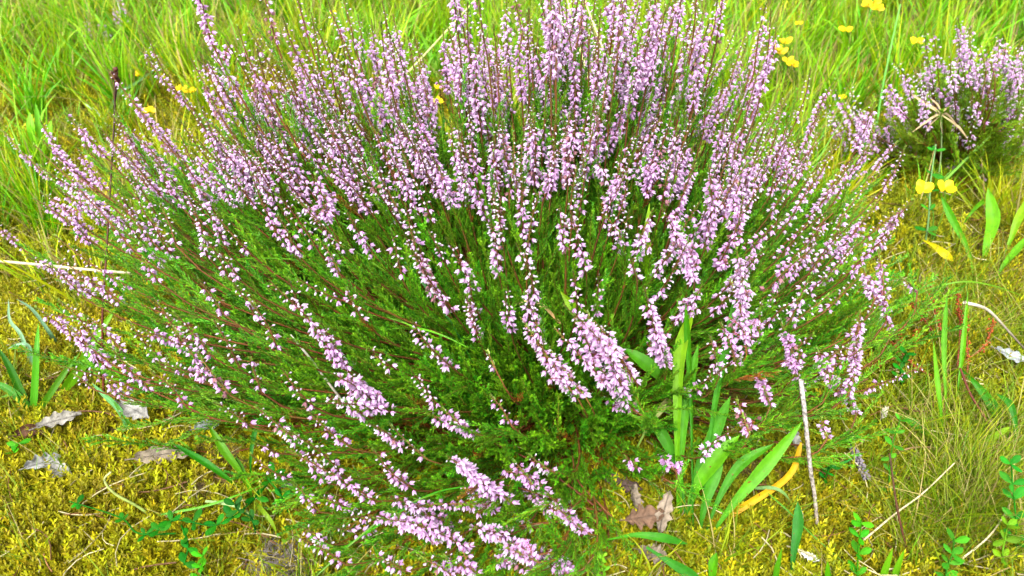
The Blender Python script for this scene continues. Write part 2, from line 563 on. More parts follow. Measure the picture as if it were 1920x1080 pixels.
def spike_flowers(mb, path, style, r, size=0.0061, lod=0):
    """flowers on the upper part of a stem; path from the lowest flower to the tip. pedicels go into mb"""
    F = Flowers()
    seg = np.linalg.norm(np.diff(path, axis=0), axis=1)
    L = seg.sum()
    s_pts = np.concatenate([[0], np.cumsum(seg)]) / L
    T, N, B = frames(path)

    def at(s):
        p = np.array([np.interp(s, s_pts, path[:, j]) for j in range(3)])
        i = min(int(s * (len(path) - 1)), len(path) - 1)
        return p, T[i], N[i], B[i]
    open_to = {'d': 0.80, 'n': 0.55, 'b': 0.22}[style]
    step = {'d': 0.0018, 'n': 0.0024, 'b': 0.0028}[style]
    if lod: step *= 1.25
    n = max(5, int(L / step))
    fav = r.uniform(0, 6.283)
    one = r.uniform(0.2, 0.75)
    tone = np.array([1.0, 1.0, 1.0]) * r.uniform(0.9, 1.08)
    tone[1] *= r.uniform(0.90, 1.06)
    fade = r.random() < 0.05
    spots = []
    for k in range(n):
        s = (k + r.uniform(0, 0.8)) / n * 0.96
        p, t, nn, bb = at(s)
        spots.append((s, p, t, nn, bb, k * 2.399))
    # leafy plumes: short flowering side branches low on dense spikes
    if style == 'd' and L > 0.03 and not lod:
        for q in range(int(r.integers(0, 4))):
            s0 = r.uniform(0.0, 0.5)
            p, t, nn, bb = at(s0)
            a = r.uniform(0, 6.283)
            d = nrm(t * 0.75 + (nn * math.cos(a) + bb * math.sin(a)) * 0.65)
            bl = r.uniform(0.010, 0.022)
            bp = np.array([p, p + d * bl * 0.5, p + d * bl + np.array([0, 0, -0.002])])
            mb.tube(bp, [0.0005, 0.0004, 0.0003], 3, S(140, 70, 50), m=0)
            x = nrm(np.cross(d, [0.3, 0.1, 0.9])); y = np.cross(d, x)
            for z in range(int(bl / 0.0023)):
                f = (z + 0.5) / (bl / 0.0023)
                spots.append((s0 * 0.6 + f * 0.3, p + d * bl * f, d, x, y, z * 2.399 + a))
    for (s, p, t, nn, bb, az) in spots:
        if s > 0.86 and r.random() < 0.8:
            continue
        if s < 0.12 and style != 'd' and r.random() < 0.35:
            continue
        a = az + r.normal(0, 0.35)
        out = nn * math.cos(a) + bb * math.sin(a)
        favd = nn * math.cos(fav) + bb * math.sin(fav)
        out = nrm(out + favd * one)
        is_open = r.random() < (0.96 if s < open_to else 0.10)
        taper = 1.0 if s < 0.7 else 1.0 - 0.55 * (s - 0.7) / 0.3
        pl = r.uniform(0.0012, 0.0026) * (size / 0.005)
        j = p + nrm(out + t * 0.5) * pl * 1.6
        down = np.array([0, 0, -1.0])
        if is_open:
            d = nrm(out * 0.75 + down * r.uniform(0.35, 1.0) + r.normal(0, 0.12, 3))
            sz = size * r.uniform(0.85, 1.12)
            M = basis(d[None], r.uniform(0, 6.28, 1))[0] * (sz * np.array([1.0, 1.0, 1.0]) * r.uniform(0.92, 1.05))
            F.bell_M.append(M); F.bell_P.append(j); F.bell_t.append(tone * r.uniform(0.82, 1.12) if not (fade and r.random() < 0.5) and r.random() > 0.02 else np.array([0.5, 0.38, 0.25]) * r.uniform(0.6, 1.1))
        else:
            d = nrm(out * 0.85 + t * 0.15 + down * r.uniform(0.1, 0.6) + r.normal(0, 0.1, 3))
            sz = size * r.uniform(0.72, 0.95) * taper
            M = basis(d[None], r.uniform(0, 6.28, 1))[0] * (sz * np.array([1.0, 1.0, 1.0]))
            F.bud_M.append(M); F.bud_P.append(j); F.bud_t.append(tone * r.uniform(0.9, 1.05))
        if not lod:
            mb.tube(np.array([p, (p + j) / 2 + out * 0.0004, j]), 0.00028, 3, S(150, 90, 70), m=0)
    return F


def stamp_flowers(mb, F, bell, idx=None):
    if F.bell_P and (idx is None or len(idx)):
        ii = np.arange(len(F.bell_P)) if idx is None else np.array(idx, int)
        mb.stamp(*bell, np.array(F.bell_M)[ii], np.array(F.bell_P)[ii], np.array(F.bell_t)[ii])
    if F.bud_P:
        mb.stamp(*BUD, np.array(F.bud_M), np.array(F.bud_P), np.array(F.bud_t))


def clump_lean(p):
    return 0.22 * np.array([float(vnoise(p[0], p[1], 16, 31)), float(vnoise(p[0], p[1], 16, 33)), 0.0])


def vnoise(x, y, s, seed):
    r = np.random.default_rng(seed).uniform(0, 6.28, 8)
    return (np.sin(x * s + r[0] + 1.7 * np.sin(y * s * 0.7 + r[1])) + np.sin(y * s * 1.1 + r[2] + 1.3 * np.sin(x * s * 0.8 + r[3])) +
            0.6 * np.sin((x + y) * s * 2.1 + r[4]) + 0.6 * np.sin((x - y) * s * 1.9 + r[5])) / 3.2


# bush body: a dome with its own radius in each direction
DC = np.array([-0.01, 0.745, 0.0])
RX_L, RX_R, RY_F, RY_B, RZ = 0.60, 0.56, 0.30, 0.27, 0.28
EXP = 1.9


def dome_f(p, k=1.0):
    q = p - DC
    rx = np.where(q[..., 0] < 0, RX_L, RX_R) * k
    ry = np.where(q[..., 1] < 0, RY_F, RY_B) * k
    return (np.abs(q[..., 0] / rx) ** EXP + np.abs(q[..., 1] / ry) ** EXP + np.abs(np.maximum(q[..., 2], 0) / (RZ * k)) ** EXP)


def dome_hit(px, py, k=1.0):
    d = ray(px, py)
    t = np.linspace(0.25, 1.5, 700)
    P = CAM + d * t[:, None]
    ok = (dome_f(P, k) < 1) & (P[:, 2] > terrain(P[:, 0], P[:, 1]) + 0.02)
    if not ok.any():
        return None
    return P[np.argmax(ok)]


def spike_point(px, py, k=1.1):
    p = dome_hit(px, py, k)
    if p is not None:
        return p
    if py < 470:
        return py_plane(px, py, DC[1] + rng.uniform(-0.05, 0.17))
    return pz(px, py, rng.uniform(0.035, 0.06))


ROOT = np.array([0.06, 0.64, 0.0])


def root_for(p):
    q = (p - ROOT) * np.array([1, 1, 0])
    front = p[1] < 0.62
    r = ROOT + q * (rng.uniform(0.15, 0.40) if front else rng.uniform(0.40, 0.68))
    r = r + np.array([rng.normal(0, 0.012), rng.normal(0, 0.012), 0])
    r[2] = float(terrain(r[0], r[1])) - 0.004
    return r


def spike_from_px(bx, by, tx, ty):
    p0 = spike_point(bx, by)
    u = nrm(p0 - (root_for(p0) - np.array([0, 0, 0.06])))
    d = nrm(ray(tx, ty))
    # point of the tip's line of sight that is nearest to the outward direction of the stem
    w = p0 - CAM
    b = np.dot(u, d)
    t = np.dot(w, d) + (b * (np.dot(u, d) * 0)) if abs(b) > 0.97 else (np.dot(w, d) - b * np.dot(w, u)) / (1 - b * b)
    p1 = CAM + d * t
    Lmin = math.hypot(tx - bx, ty - by) / FPX * depth_of(p0)
    if np.linalg.norm(p1 - p0) > 1.7 * Lmin or t <= 0.2:
        p1 = CAM + d * (depth_of(p0) / np.dot(d, FWD))
    zmin = float(terrain(p1[0], p1[1])) + 0.012
    if p1[2] < zmin:
        p1 = pz(tx, ty, 0.014)
    return p0, p1


HAND = [  # low end -> tip of the spikes that can be told apart, in picture pixels
    (545, 470, 470, 320, 'n'), (612, 415, 590, 325, 'd'), (640, 520, 600, 448, 'n'), (450, 525, 405, 462, 'n'),
    (297, 528, 266, 482, 'n'), (705, 482, 650, 392, 'n'), (640, 690, 502, 516, 'n'), (402, 672, 325, 582, 'n'),
    (490, 735, 468, 668, 'b'), (450, 692, 395, 588, 'b'), (300, 682, 240, 600, 'b'), (200, 690, 66, 572, 'd'),
    (212, 685, 125, 605, 'n'), (235, 572, 88, 468, 'n'), (245, 540, 100, 436, 'b'), (240, 425, 70, 305, 'd'),
    (255, 475, 60, 262, 'b'), (95, 335, 2, 238, 'n'), (385, 715, 322, 608, 'n'), (740, 690, 690, 650, 'b'),
    (655, 690, 600, 598, 'n'), (755, 525, 733, 428, 'b'), (852, 588, 758, 430, 'b'), (890, 548, 835, 438, 'n'),
    (937, 522, 918, 398, 'n'), (1002, 562, 968, 448, 'b'), (1012, 640, 985, 545, 'n'), (1100, 520, 1068, 385, 'n'),
    (1170, 460, 1138, 405, 'n'), (1302, 532, 1240, 378, 'd'), (1195, 528, 1182, 480, 'n'), (932, 698, 914, 658, 'b'),
    (855, 695, 768, 588, 'b'), (1085, 750, 978, 590, 'd'), (1172, 745, 1055, 556, 'd'), (1195, 722, 1115, 596, 'd'),
    (1140, 720, 1040, 610, 'd'), (1250, 685, 1208, 528, 'd'), (1400, 665, 1370, 520, 'd'), (1390, 600, 1380, 455, 'd'),
    (1432, 548, 1535, 452, 'n'), (1482, 602, 1522, 510, 'n'), (1350, 702, 1332, 628, 'n'), (1422, 632, 1428, 565, 'n'),
    (1492, 695, 1464, 598, 'd'), (1500, 742, 1488, 664, 'n'), (1600, 702, 1615, 575, 'd'), (1662, 602, 1648, 462, 'd'),
    (1672, 626, 1650, 572, 'n'), (1606, 778, 1545, 690, 'd'), (1530, 700, 1600, 640, 'n'), (1445, 760, 1418, 694, 'd'),
    (1405, 815, 1382, 745, 'd'), (1552, 822, 1540, 782, 'd'), (1312, 858, 1382, 800, 'n'), (1268, 886, 1240, 852, 'd'),
    (1196, 878, 1172, 856, 'd'), (715, 770, 612, 690, 'd'), (895, 815, 800, 772, 'd'), (735, 772, 590, 750, 'n'),
    (780, 920, 698, 838, 'n'), (935, 930, 838, 848, 'd'), (1000, 912, 962, 862, 'd'), (1038, 885, 990, 850, 'n'),
    (1045, 958, 955, 898, 'd'), (905, 945, 720, 962, 'n'), (1000, 990, 962, 955, 'd'), (1105, 1002, 1038, 944, 'd'),
    (880, 1030, 700, 965, 'd'), (760, 975, 630, 968, 'n'), (1085, 1078, 925, 1012, 'd'), (650, 895, 535, 800, 'b'),
    (705, 940, 535, 835, 'n'), (650, 1060, 540, 998, 'b'), (845, 1078, 790, 1045, 'n'), (1010, 1055, 940, 1020, 'd'),
    (1190, 770, 1130, 742, 'd'), (470, 800, 400, 752, 'b'), (235, 742, 200, 716, 'd'), (175, 730, 140, 700, 'b'),
    (520, 850, 480, 830, 'b'), (1720, 548, 1690, 520, 'n'), (610, 905, 560, 850, 'n'), (1065, 350, 1085, 215, 'd'),
    (1140, 345, 1120, 300, 'd'),
    (700, 1000, 620, 985, 'n'), (800, 960, 730, 930, 'd'), (860, 988, 780, 960, 'd'), (900, 902, 850, 860, 'd'), (960, 1002, 880, 985, 'd'), (1030, 932, 980, 880, 'd'),
    (1082, 988, 1030, 925, 'd'), (1000, 1042, 930, 1000, 'd'), (900, 1076, 830, 1040, 'd'), (620, 1022, 560, 985, 'n'), (760, 1072, 690, 1040, 'n'), (662, 962, 600, 930, 'n'),
    (340, 645, 288, 560, 'b'), (520, 652, 468, 560, 'b'), (592, 765, 528, 688, 'b'), (565, 832, 480, 760, 'n'), (432, 742, 368, 658, 'n'), (282, 732, 208, 650, 'n'),
    (352, 765, 278, 690, 'b'), (662, 842, 578, 768, 'n'), (802, 862, 728, 790, 'b'), (482, 602, 438, 530, 'b'), (162, 562, 96, 496, 'n'), (182, 642, 108, 560, 'b'),
    (232, 662, 158, 588, 'n'), (540, 900, 470, 850, 'b'), (600, 960, 545, 900, 'n'), (420, 590, 370, 520, 'b'), (570, 590, 540, 520, 'b'), (680, 600, 650, 540, 'b'),
    (820, 760, 770, 690, 'b'), (900, 640, 880, 560, 'b'), (960, 800, 920, 740, 'b'), (760, 840, 690, 790, 'n'),
    (1120, 700, 1075, 590, 'd'), (1150, 690, 1100, 580, 'd'), (1100, 748, 1030, 650, 'd'), (1182, 762, 1120, 680, 'd'), (1060, 720, 1000, 620, 'n'),
    (1292, 520, 1255, 420, 'd'), (1412, 645, 1396, 560, 'd'), (1380, 685, 1350, 600, 'd'), (1590, 742, 1602, 650, 'd'), (1560, 722, 1530, 650, 'd'),
    (1640, 562, 1620, 500, 'd'), (930, 962, 860, 900, 'd'), (965, 948, 890, 890, 'd'), (825, 1012, 740, 960, 'd'), (1000, 1072, 930, 1030, 'd'),
    (1062, 1078, 1000, 1030, 'd'), (702, 752, 650, 700, 'd'), (692, 782, 620, 738, 'n'), (872, 805, 830, 765, 'd'), (1250, 690, 1225, 600, 'd'),
    (430, 520, 380, 440, 'b'), (560, 480, 520, 400, 'n'), (330, 460, 300, 380, 'b'), (780, 470, 760, 380, 'b'), (1060, 470, 1050, 380, 'n'), (1320, 470, 1330, 300, 'd'), (1375, 430, 1390, 330, 'd'),
]
GRID = [
    [0, 0, 0, 0.5, 4, 3, 1, 6, 15, 15, 16, 5, 0, 0],
    [0, 0, 3, 11, 18, 17, 18, 21, 22, 23, 22, 14, 3, 0],
    [0, 6, 18, 19, 20, 19, 19, 19, 15, 14, 18, 20, 14, 5],
    [0.5, 5, 6, 4, 2, 2.5, 3.5, 3.5, 3.5, 4, 4.5, 8, 9, 5],
    [0, 1.5, 0.6, 0.6, 0.5, 0.6, 1.0, 1.2, 2, 1.0, 2.5, 4, 4, 3],
    [0, 1.5, 1, 0.6, 0.3, 0.3, 0.2, 0.2, 0.7, 0.5, 0.3, 1.2, 2.2, 1.5],
]


def collect_spikes():
    out = []
    for (bx, by, tx, ty, st) in HAND:
        p0, p1 = spike_from_px(bx, by, tx, ty)
        out.append((p0, p1, st))
    for r, row in enumerate(GRID):
        for c, n in enumerate(row):
            for _ in range(int(n) + (rng.random() < n - int(n))):
                px = c * 120 + rng.uniform(0, 120); py = r * 120 + rng.uniform(0, 120)
                p = spike_point(px, py, 1.08)
                u = nrm(p - (root_for(p) - np.array([0, 0, 0.06]))) + np.array([0, 0, 0.45 if r < 2 else (0.35 if r == 2 else 0.2)]) + rng.normal(0, 0.10, 3) + clump_lean(p)
                u = nrm(u)
                L = rng.uniform(0.042, 0.080) * (1.2 if r < 2 else 1.0)
                st = rng.choice(['d', 'n', 'b'], p=[0.30, 0.40, 0.30] if r < 3 else [0.12, 0.36, 0.52])
                if r < 3 and c < 6: st = rng.choice(['d', 'n', 'b'], p=[0.25, 0.42, 0.33])
                out.append((p - u * L * 0.42, p + u * L * 0.7, st))
    return out


def stem_path(p0, p1, root=None):
    r = root_for(p0) if root is None else root
    L = np.linalg.norm(p0 - r)
    dirn = nrm(p1 - p0)
    h = max(p0[2], 0.0)
    flat = nrm((p0 - r) * np.array([1, 1, 0]) + 1e-6)
    c1 = r + (flat * 0.35 + np.array([0, 0, min(1.0, h / L + 0.12)])) * L * 0.35
    c2 = p0 - nrm(dirn * 0.8 + nrm(p0 - r) * 0.5) * L * 0.33
    low = bezier(r, c1, c2, p0, 12)
    zmin = terrain(low[:, 0], low[:, 1]) + 0.008
    low[1:, 2] = np.maximum(low[1:, 2], zmin[1:])
    Ls = np.linalg.norm(p1 - p0)
    mid = (p0 + p1) / 2 + nrm(rng.normal(0, 1, 3)) * Ls * 0.05
    up = catmull([p0, mid, p1 + np.array([0, 0, -0.04 * Ls])], 9)
    return low, up


def make_heather(spikes, label, lod, n_parts, n_flowers, shoot_spec, protos, size, root_c, group=None):
    """spikes: (low, up, style) -> the shrub with its stems, flowers and leafy shoots"""
    root = empty("heather_shrub", root_c, label, "heather", group)
    order = sorted(range(len(spikes)), key=lambda i: np.linalg.norm(spikes[i][1].mean(0) - CAM))
    rest = MB()
    made = []
    for rank, i in enumerate(order):
        low, up, st = spikes[i]
        mb = MB() if rank < n_parts else rest
        r = np.random.default_rng(5000 + i)
        red = r.random()
        c_low = S(128, 70, 24) * (0.5 + 0.5 * red); c_up = S(112, 84, 40) * (0.7 + 0.5 * r.random())
        path = np.vstack([low, up[1:]])
        k = len(path)
        sides = 3 if lod else 4
        mb.tube(path, np.interp(np.linspace(0, 1, k), [0, 0.5, 1], [0.0016, 0.0009, 0.0004]), sides, c_low, c_up, 0)
        # small leaves up the tip and just under the flowers
        T, N, B = frames(up)
        nl = 14 if lod else 34
        ss = np.concatenate([r.uniform(0.80, 1.0, nl // 2), r.uniform(0, 0.6, nl - nl // 2)])
        ii = np.clip((ss * (len(up) - 1)).astype(int), 0, len(up) - 1)
        Pp = np.stack([np.interp(ss, np.linspace(0, 1, len(up)), up[:, j]) for j in range(3)], -1)
        aa = r.uniform(0, 6.28, nl)
        D = T[ii] * 0.9 + (N[ii] * np.cos(aa)[:, None] + B[ii] * np.sin(aa)[:, None]) * 0.55
        Mm = basis(D, aa * 0) * np.array([0.0015, 0.0015, 0.0036])[None, None]
        mb.stamp(LEAFQ_V, LEAFQ_F, np.ones((4, 3)), Mm, Pp, leaf_colors(nl, S(80, 120, 20), S(130, 165, 45)), m=1)
        F = spike_flowers(mb, up, st, r, size * (1.0 if lod else float(np.interp(np.linalg.norm(up[4] - CAM), [0.62, 0.95], [0.96, 0.74]))), lod)
        if rank < n_parts:
            o = mb.build("flowering_stem", [M_STEM, M_SHOOT], root)
            made.append((o, F))
        else:
            fm = rest
            if F.bell_P: fm.stamp(*(BELL_LO if lod else BELL), np.array(F.bell_M), np.array(F.bell_P), np.array(F.bell_t), m=2)
            if F.bud_P: fm.stamp(*BUD, np.array(F.bud_M), np.array(F.bud_P), np.array(F.bud_t), m=2)
    # the bells that show largest are single pieces, the others of a stem are one cluster
    cand = []
    for a, (o, F) in enumerate(made):
        for b, p in enumerate(F.bell_P):
            cand.append((np.linalg.norm(p - CAM), a, b))
    cand.sort()
    single = {}
    for _, a, b in cand[:n_flowers]:
        single.setdefault(a, set()).add(b)
    bell_mesh = None
    if n_flowers:
        t = MB(); t.add(*BELL); bell_mesh = t.mesh("flower", M_FLOWER)
    for a, (o, F) in enumerate(made):
        one = single.get(a, set())
        mb = MB()
        stamp_flowers(mb, F, BELL_LO if lod else BELL, [b for b in range(len(F.bell_P)) if b not in one])
        if mb.n:
            c = mb.build("flower_cluster", M_FLOWER, o)
            c.matrix_parent_inverse = Matrix.Identity(4)
            c["kind"] = "stuff"
        for b in sorted(one):
            fo = bpy.data.objects.new("flower", bell_mesh)
            col.objects.link(fo); fo.parent = o
            m = Matrix([[*map(float, F.bell_M[b][q]), float(F.bell_P[b][q])] for q in range(3)] + [[0, 0, 0, 1]])
            fo.matrix_local = m
    if rest.n:
        o = rest.build("flowering_stem_mass", [M_STEM, M_SHOOT, M_FLOWER], root)
        o["kind"] = "stuff"
    # leafy shoots: nearest ones single, all others one growth
    sh = sorted(shoot_spec, key=lambda s: np.linalg.norm(s[0] - CAM))
    n_single = 300 if n_parts > 100 else 60
    for s in sh[:n_single]:
        p, d, sc, roll, vi = s
        o = bpy.data.objects.new("leafy_shoot", protos[vi]); col.objects.link(o); o.parent = root
        o.matrix_parent_inverse = Matrix.Translation(-root.location)
        o.matrix_basis = Matrix.LocRotScale(Vector(p.tolist()), dir_quat(d, roll), Vector((sc, sc, sc)))
    others = sh[n_single:]
    if others:
        rot = [tuple(dir_quat(s[1], s[3]).to_euler()) for s in others]
        scatter("leafy_growth", np.array([s[0] for s in others]), np.array(rot), [s[2] for s in others], [s[4] for s in others], protos, root)
    return root


def build_main_heather():
    spikes = []
    shoots = []
    for (p0, p1, st) in collect_spikes():
        low, up = stem_path(p0, p1)
        spikes.append((low, up, st))
        T = nrm(np.gradient(low, axis=0))
        for q in range(int(rng.integers(6, 9))):
            s = rng.uniform(0.6, 1.0)
            i = int(s * (len(low) - 1))
            d = nrm(T[i] * 1.0 + rng.normal(0, 0.18, 3))
            shoots.append((low[i] - T[i] * 0.01, d, rng.uniform(0.2, 0.36), rng.uniform(0, 6.28), int(rng.integers(0, 8))))
        for q in range(int(rng.integers(4, 7))):
            s = rng.uniform(0.35, 0.98)
            i = int(s * (len(low) - 1))
            p = low[i]
            d = nrm(T[i] * 1.0 + rng.normal(0, 0.25, 3) + np.array([0, 0, 0.15]))
            if p[2] < 0.03 and d[2] < 0: d[2] = abs(d[2])
            shoots.append((p, d, rng.uniform(0.3, 0.55), rng.uniform(0, 6.28), int(rng.integers(0, 8)) if rng.random() > 0.05 else 8 + int(rng.integers(0, 2))))
    twigs = MB()
    for _ in range(310):                                 # creeping leafy branches in front
        px, py = rng.uniform(600, 1230), rng.uniform(770, 1085)
        if px > 1125 and py > 840: continue
        if py < 850 and px < 800: continue
        if py > 1000 and px < 640: continue
        b = pz(px, py, rng.uniform(0.006, 0.035))
        out = nrm((b - ROOT) * np.array([1, 1, 0]) + np.array([-0.05, 0, 0]))
        d = nrm(out + rng.normal(0, 0.35, 3) + np.array([0, 0, 0.28]))
        shoots.append((b, d, rng.uniform(0.28, 0.5), rng.uniform(0, 6.28), int(rng.integers(0, 8)) if rng.random() > 0.12 else 8 + int(rng.integers(0, 2))))
    n = 0
    while n < 2600:
        # a direction over the whole dome, a little more on the camera's side
        az = rng.uniform(0, 2 * math.pi)
        if math.sin(az) > 0.2 and rng.random() < 0.35:
            continue
        se = rng.uniform(0.03, 1.0)
        ce = math.sqrt(1 - se * se)
        u = np.array([math.cos(az) * ce, math.sin(az) * ce, se])
        if se < 0.25 and u[0] < -0.25 and u[1] < 0.3 and rng.random() < 0.5:
            continue
        rx = RX_L if u[0] < 0 else RX_R
        ry = RY_F if u[1] < 0 else RY_B
        rad = (abs(u[0] / rx) ** EXP + abs(u[1] / ry) ** EXP + abs(u[2] / RZ) ** EXP) ** (-1 / EXP)
        k = rng.uniform(0.6, 0.93) if rng.random() < 0.8 else rng.uniform(0.3, 0.62)
        p = DC + u * rad * k
        p[2] = max(p[2], float(terrain(p[0], p[1])) + 0.012)
        d = nrm(nrm(p - (root_for(p) - np.array([0, 0, 0.05]))) + np.array([0, 0, 0.25 + 0.25 * (1 - se)]) + rng.normal(0, 0.085, 3) + clump_lean(p))
        base = p - d * 0.125
        if 0.12 < p[0] < 0.38 and p[1] < 0.635 and p[2] < 0.2:
            continue
        if base[2] < float(terrain(base[0], base[1])) + 0.006:
            base = p - d * max(0.0, (p[2] - 0.01)) * 0.8
        vi = int(rng.integers(0, 8))
        if rng.random() < 0.05 and p[2] < 0.14: vi = 8 + int(rng.integers(0, 2))
        shoots.append((base, d, rng.uniform(0.65, 1.05), rng.uniform(0, 6.28), vi))
        if n % 2 == 0:
            r = root_for(base)
            low, _ = stem_path(base, base + d * 0.05, r)
            twigs.tube(low[::2], np.linspace(0.0015, 0.0007, len(low[::2])), 3, S(120, 66, 34) * rng.uniform(0.5, 1.0), S(140, 72, 30) * rng.uniform(0.6, 1.1))
        n += 1
    root = make_heather(spikes, "large heather shrub covered in lilac flower spikes, filling the middle of the picture", 0, 300, 300,
                        shoots, SHOOTS + SHOOTS_RUST, 0.0052, ROOT)
    hub = pz(1132, 955, 0.022)
    for k, ctrl in enumerate(([(1050, 895, 0.05), (985, 850, 0.07)], [(1060, 930, 0.04), (960, 915, 0.05), (880, 900, 0.05)], [(1070, 960, 0.03), (1000, 975, 0.035), (900, 985, 0.03)],
                              [(1090, 985, 0.025), (1010, 1040, 0.025), (900, 1050, 0.02)], [(1090, 905, 0.05), (1060, 860, 0.08)], [(1110, 1000, 0.02), (1080, 1040, 0.02), (1040, 1075, 0.02)],
                              [(1010, 890, 0.05), (880, 815, 0.06), (780, 775, 0.06)]
                              )):
        mb = MB()
        path = catmull([hub + rng.normal(0, 0.004, 3)] + [pz(*c) + rng.normal(0, 0.005, 3) for c in ctrl], 14) + np.cumsum(rng.normal(0, 0.0006, (14, 3)), 0)
        mb.tube(path, np.linspace(0.0015, 0.0007, 14), 4, S(112, 60, 26), S(100, 54, 28))
        mb.build("branch", M_STEM, root)
    o = twigs.build("woody_twigs", M_STEM, root)
    o["kind"] = "stuff"


build_main_heather()


def build_far_heather(px_list, yb, root_px, label, n_shoots, spread):
    rc = pz(*root_px, 0.0)
    spikes, shoots = [], []
    for (bx, by, tx, ty, st) in px_list:
        y = rc[1] + rng.uniform(-yb, yb * 0.3)
        p0 = py_plane(bx, by, y); p1 = py_plane(tx, ty, y + rng.uniform(-0.02, 0.02))
        if p0[2] < 0.03: p0 = pz(bx, by, 0.03)
        q = (p0 - rc) * np.array([1, 1, 0])
        r = rc + q * rng.uniform(0.2, 0.5); r[2] = float(terrain(r[0], r[1])) - 0.004
        low, up = stem_path(p0, p1, r)
        spikes.append((low, up, st))
        T = nrm(np.gradient(low, axis=0))
        for _ in range(n_shoots):
            s = rng.uniform(0.15, 0.75); i = int(s * (len(low) - 1))
            d = nrm(T[i] + rng.normal(0, 0.5, 3) + np.array([0, 0, 0.25]))
            shoots.append((low[i] + rng.normal(0, spread, 3) * np.array([1, 1, 0.2]), d, rng.uniform(0.5, 0.9), rng.uniform(0, 6.28), int(rng.integers(0, 3))))
    make_heather(spikes, label, 1, 120, 0, shoots, SHOOTS_DULL, 0.0056, rc)


_far = [(1805, 95, 1797, 22, 'd'), (1822, 100, 1815, 50, 'n'), (1845, 110, 1838, 80, 'n'), (1880, 110, 1872, 62, 'd'), (1900, 150, 1878, 85, 'd'),
        (1912, 145, 1905, 100, 'd'), (1770, 130, 1762, 112, 'd'), (1785, 160, 1778, 132, 'd'), (1815, 150, 1800, 108, 'd'), (1835, 150, 1828, 112, 'd'),
        (1860, 130, 1850, 105, 'n'), (1698, 158, 1676, 108, 'd'), (1683, 188, 1664, 154, 'd'), (1735, 150, 1722, 130, 'n'), (1745, 160, 1740, 142, 'd'),
        (1775, 188, 1755, 160, 'd'), (1800, 176, 1795, 155, 'd'), (1690, 210, 1664, 185, 'd'), (1705, 232, 1685, 200, 'd'), (1712, 276, 1704, 236, 'd'),
        (1618, 228, 1592, 188, 'd'), (1640, 250, 1610, 215, 'd'), (1595, 250, 1572, 216, 'n'), (1735, 230, 1715, 205, 'n'), (1840, 215, 1828, 178, 'd'),
        (1822, 222, 1805, 190, 'd'), (1868, 200, 1860, 165, 'd'), (1905, 195, 1892, 150, 'd'), (1890, 220, 1884, 185, 'n'), (1780, 300, 1772, 262, 'd'),
        (1805, 295, 1790, 256, 'd'), (1822, 306, 1815, 295, 'd'), (1838, 332, 1832, 322, 'd'), (1745, 268, 1742, 258, 'd'), (1790, 150, 1783, 95, 'd'),
        (1895, 130, 1888, 90, 'd'), (1918, 130, 1912, 75, 'd'), (1850, 170, 1842, 140, 'd'), (1790, 240, 1782, 200, 'n'), (1610, 240, 1598, 205, 'd')]
for _ in range(46):
    _x = rng.uniform(1668, 1925) if rng.random() < 0.85 else rng.uniform(1570, 1680)
    _y = rng.uniform(100, 290) if _x > 1690 else rng.uniform(190, 270)
    _l = rng.uniform(35, 75); _k = (_x - 1800) / 260
    _far.append((_x, _y, _x + _k * _l * 0.6, _y - _l, rng.choice(['n', 'd', 'b'])))
_far = [(a - (c - a) * 0.5, b - (d - b) * 0.5, c, d, 'n' if e == 'd' and i % 3 else e) for i, (a, b, c, d, e) in enumerate(_far)]
build_far_heather(_far, 0.10, (1800, 310), "smaller heather shrub with lilac spikes growing at the right edge", 5, 0.02)
_far2 = [(222, 45, 212, 8, 'd'), (240, 60, 226, 15, 'n'), (200, 80, 186, 35, 'd'), (208, 75, 196, 55, 'n'), (232, 25, 222, -10, 'd'), (166, 70, 158, 30, 'n'), (300, 75, 296, 60, 'n')]
build_far_heather(_far2, 0.05, (220, 110), "small sparse heather sprigs deep in the grass at the upper left", 2, 0.015)

# ------------------------------------------------------------------ moss
def moss_mesh(i, c1, c2, n_shoots=13, R=0.014):
    mb = MB()
    r = np.random.default_rng(300 + i)
    D, P, C, W = [], [], [], []
    for k in range(n_shoots):
        a = r.uniform(0, 6.28); rr = R * math.sqrt(r.random())
        base = np.array([rr * math.cos(a), rr * math.sin(a), -0.004])
        lean = nrm(np.array([math.cos(a) * 0.5 * rr / R + r.normal(0, 0.25), math.sin(a) * 0.5 * rr / R + r.normal(0, 0.25), 1.0]))
        h = r.uniform(0.008, 0.022)
        cc = c1 + (c2 - c1) * r.random()
        x = nrm(np.cross(lean, [1, 0.1, 0])); y = np.cross(lean, x)
        m = 17
        for q in range(m):
            f = 0.25 + 0.75 * q / (m - 1)
            az = q * 2.4
            o = math.cos(az) * x + math.sin(az) * y
            D.append(lean * (0.45 + 0.5 * f) + o * (1.0 - 0.35 * f)); P.append(base + lean * h * f)
            C.append(cc * (0.8 + 0.3 * f)); W.append(r.uniform(0.8, 1.2) * (1.15 - 0.35 * f))
    M = basis(np.array(D), np.zeros(len(D))) * (np.array([0.0014, 0.0014, 0.0040])[None, None] * np.array(W)[:, None, None])
    mb.stamp(LEAFQ_V, LEAFQ_F, np.ones((4, 3)), M, np.array(P), np.array(C))
    return mb.mesh("moss_tuft", M_MOSS, smooth=False)


MOSS = [moss_mesh(0, S(146, 146, 4), S(192, 188, 10)), moss_mesh(1, S(124, 118, 8), S(168, 158, 12)), moss_mesh(2, S(162, 156, 6), S(206, 196, 14)),
        moss_mesh(3, S(124, 134, 4), S(172, 176, 12)), moss_mesh(4, S(110, 126, 6), S(152, 164, 12)), moss_mesh(5, S(136, 146, 6), S(182, 186, 14))]


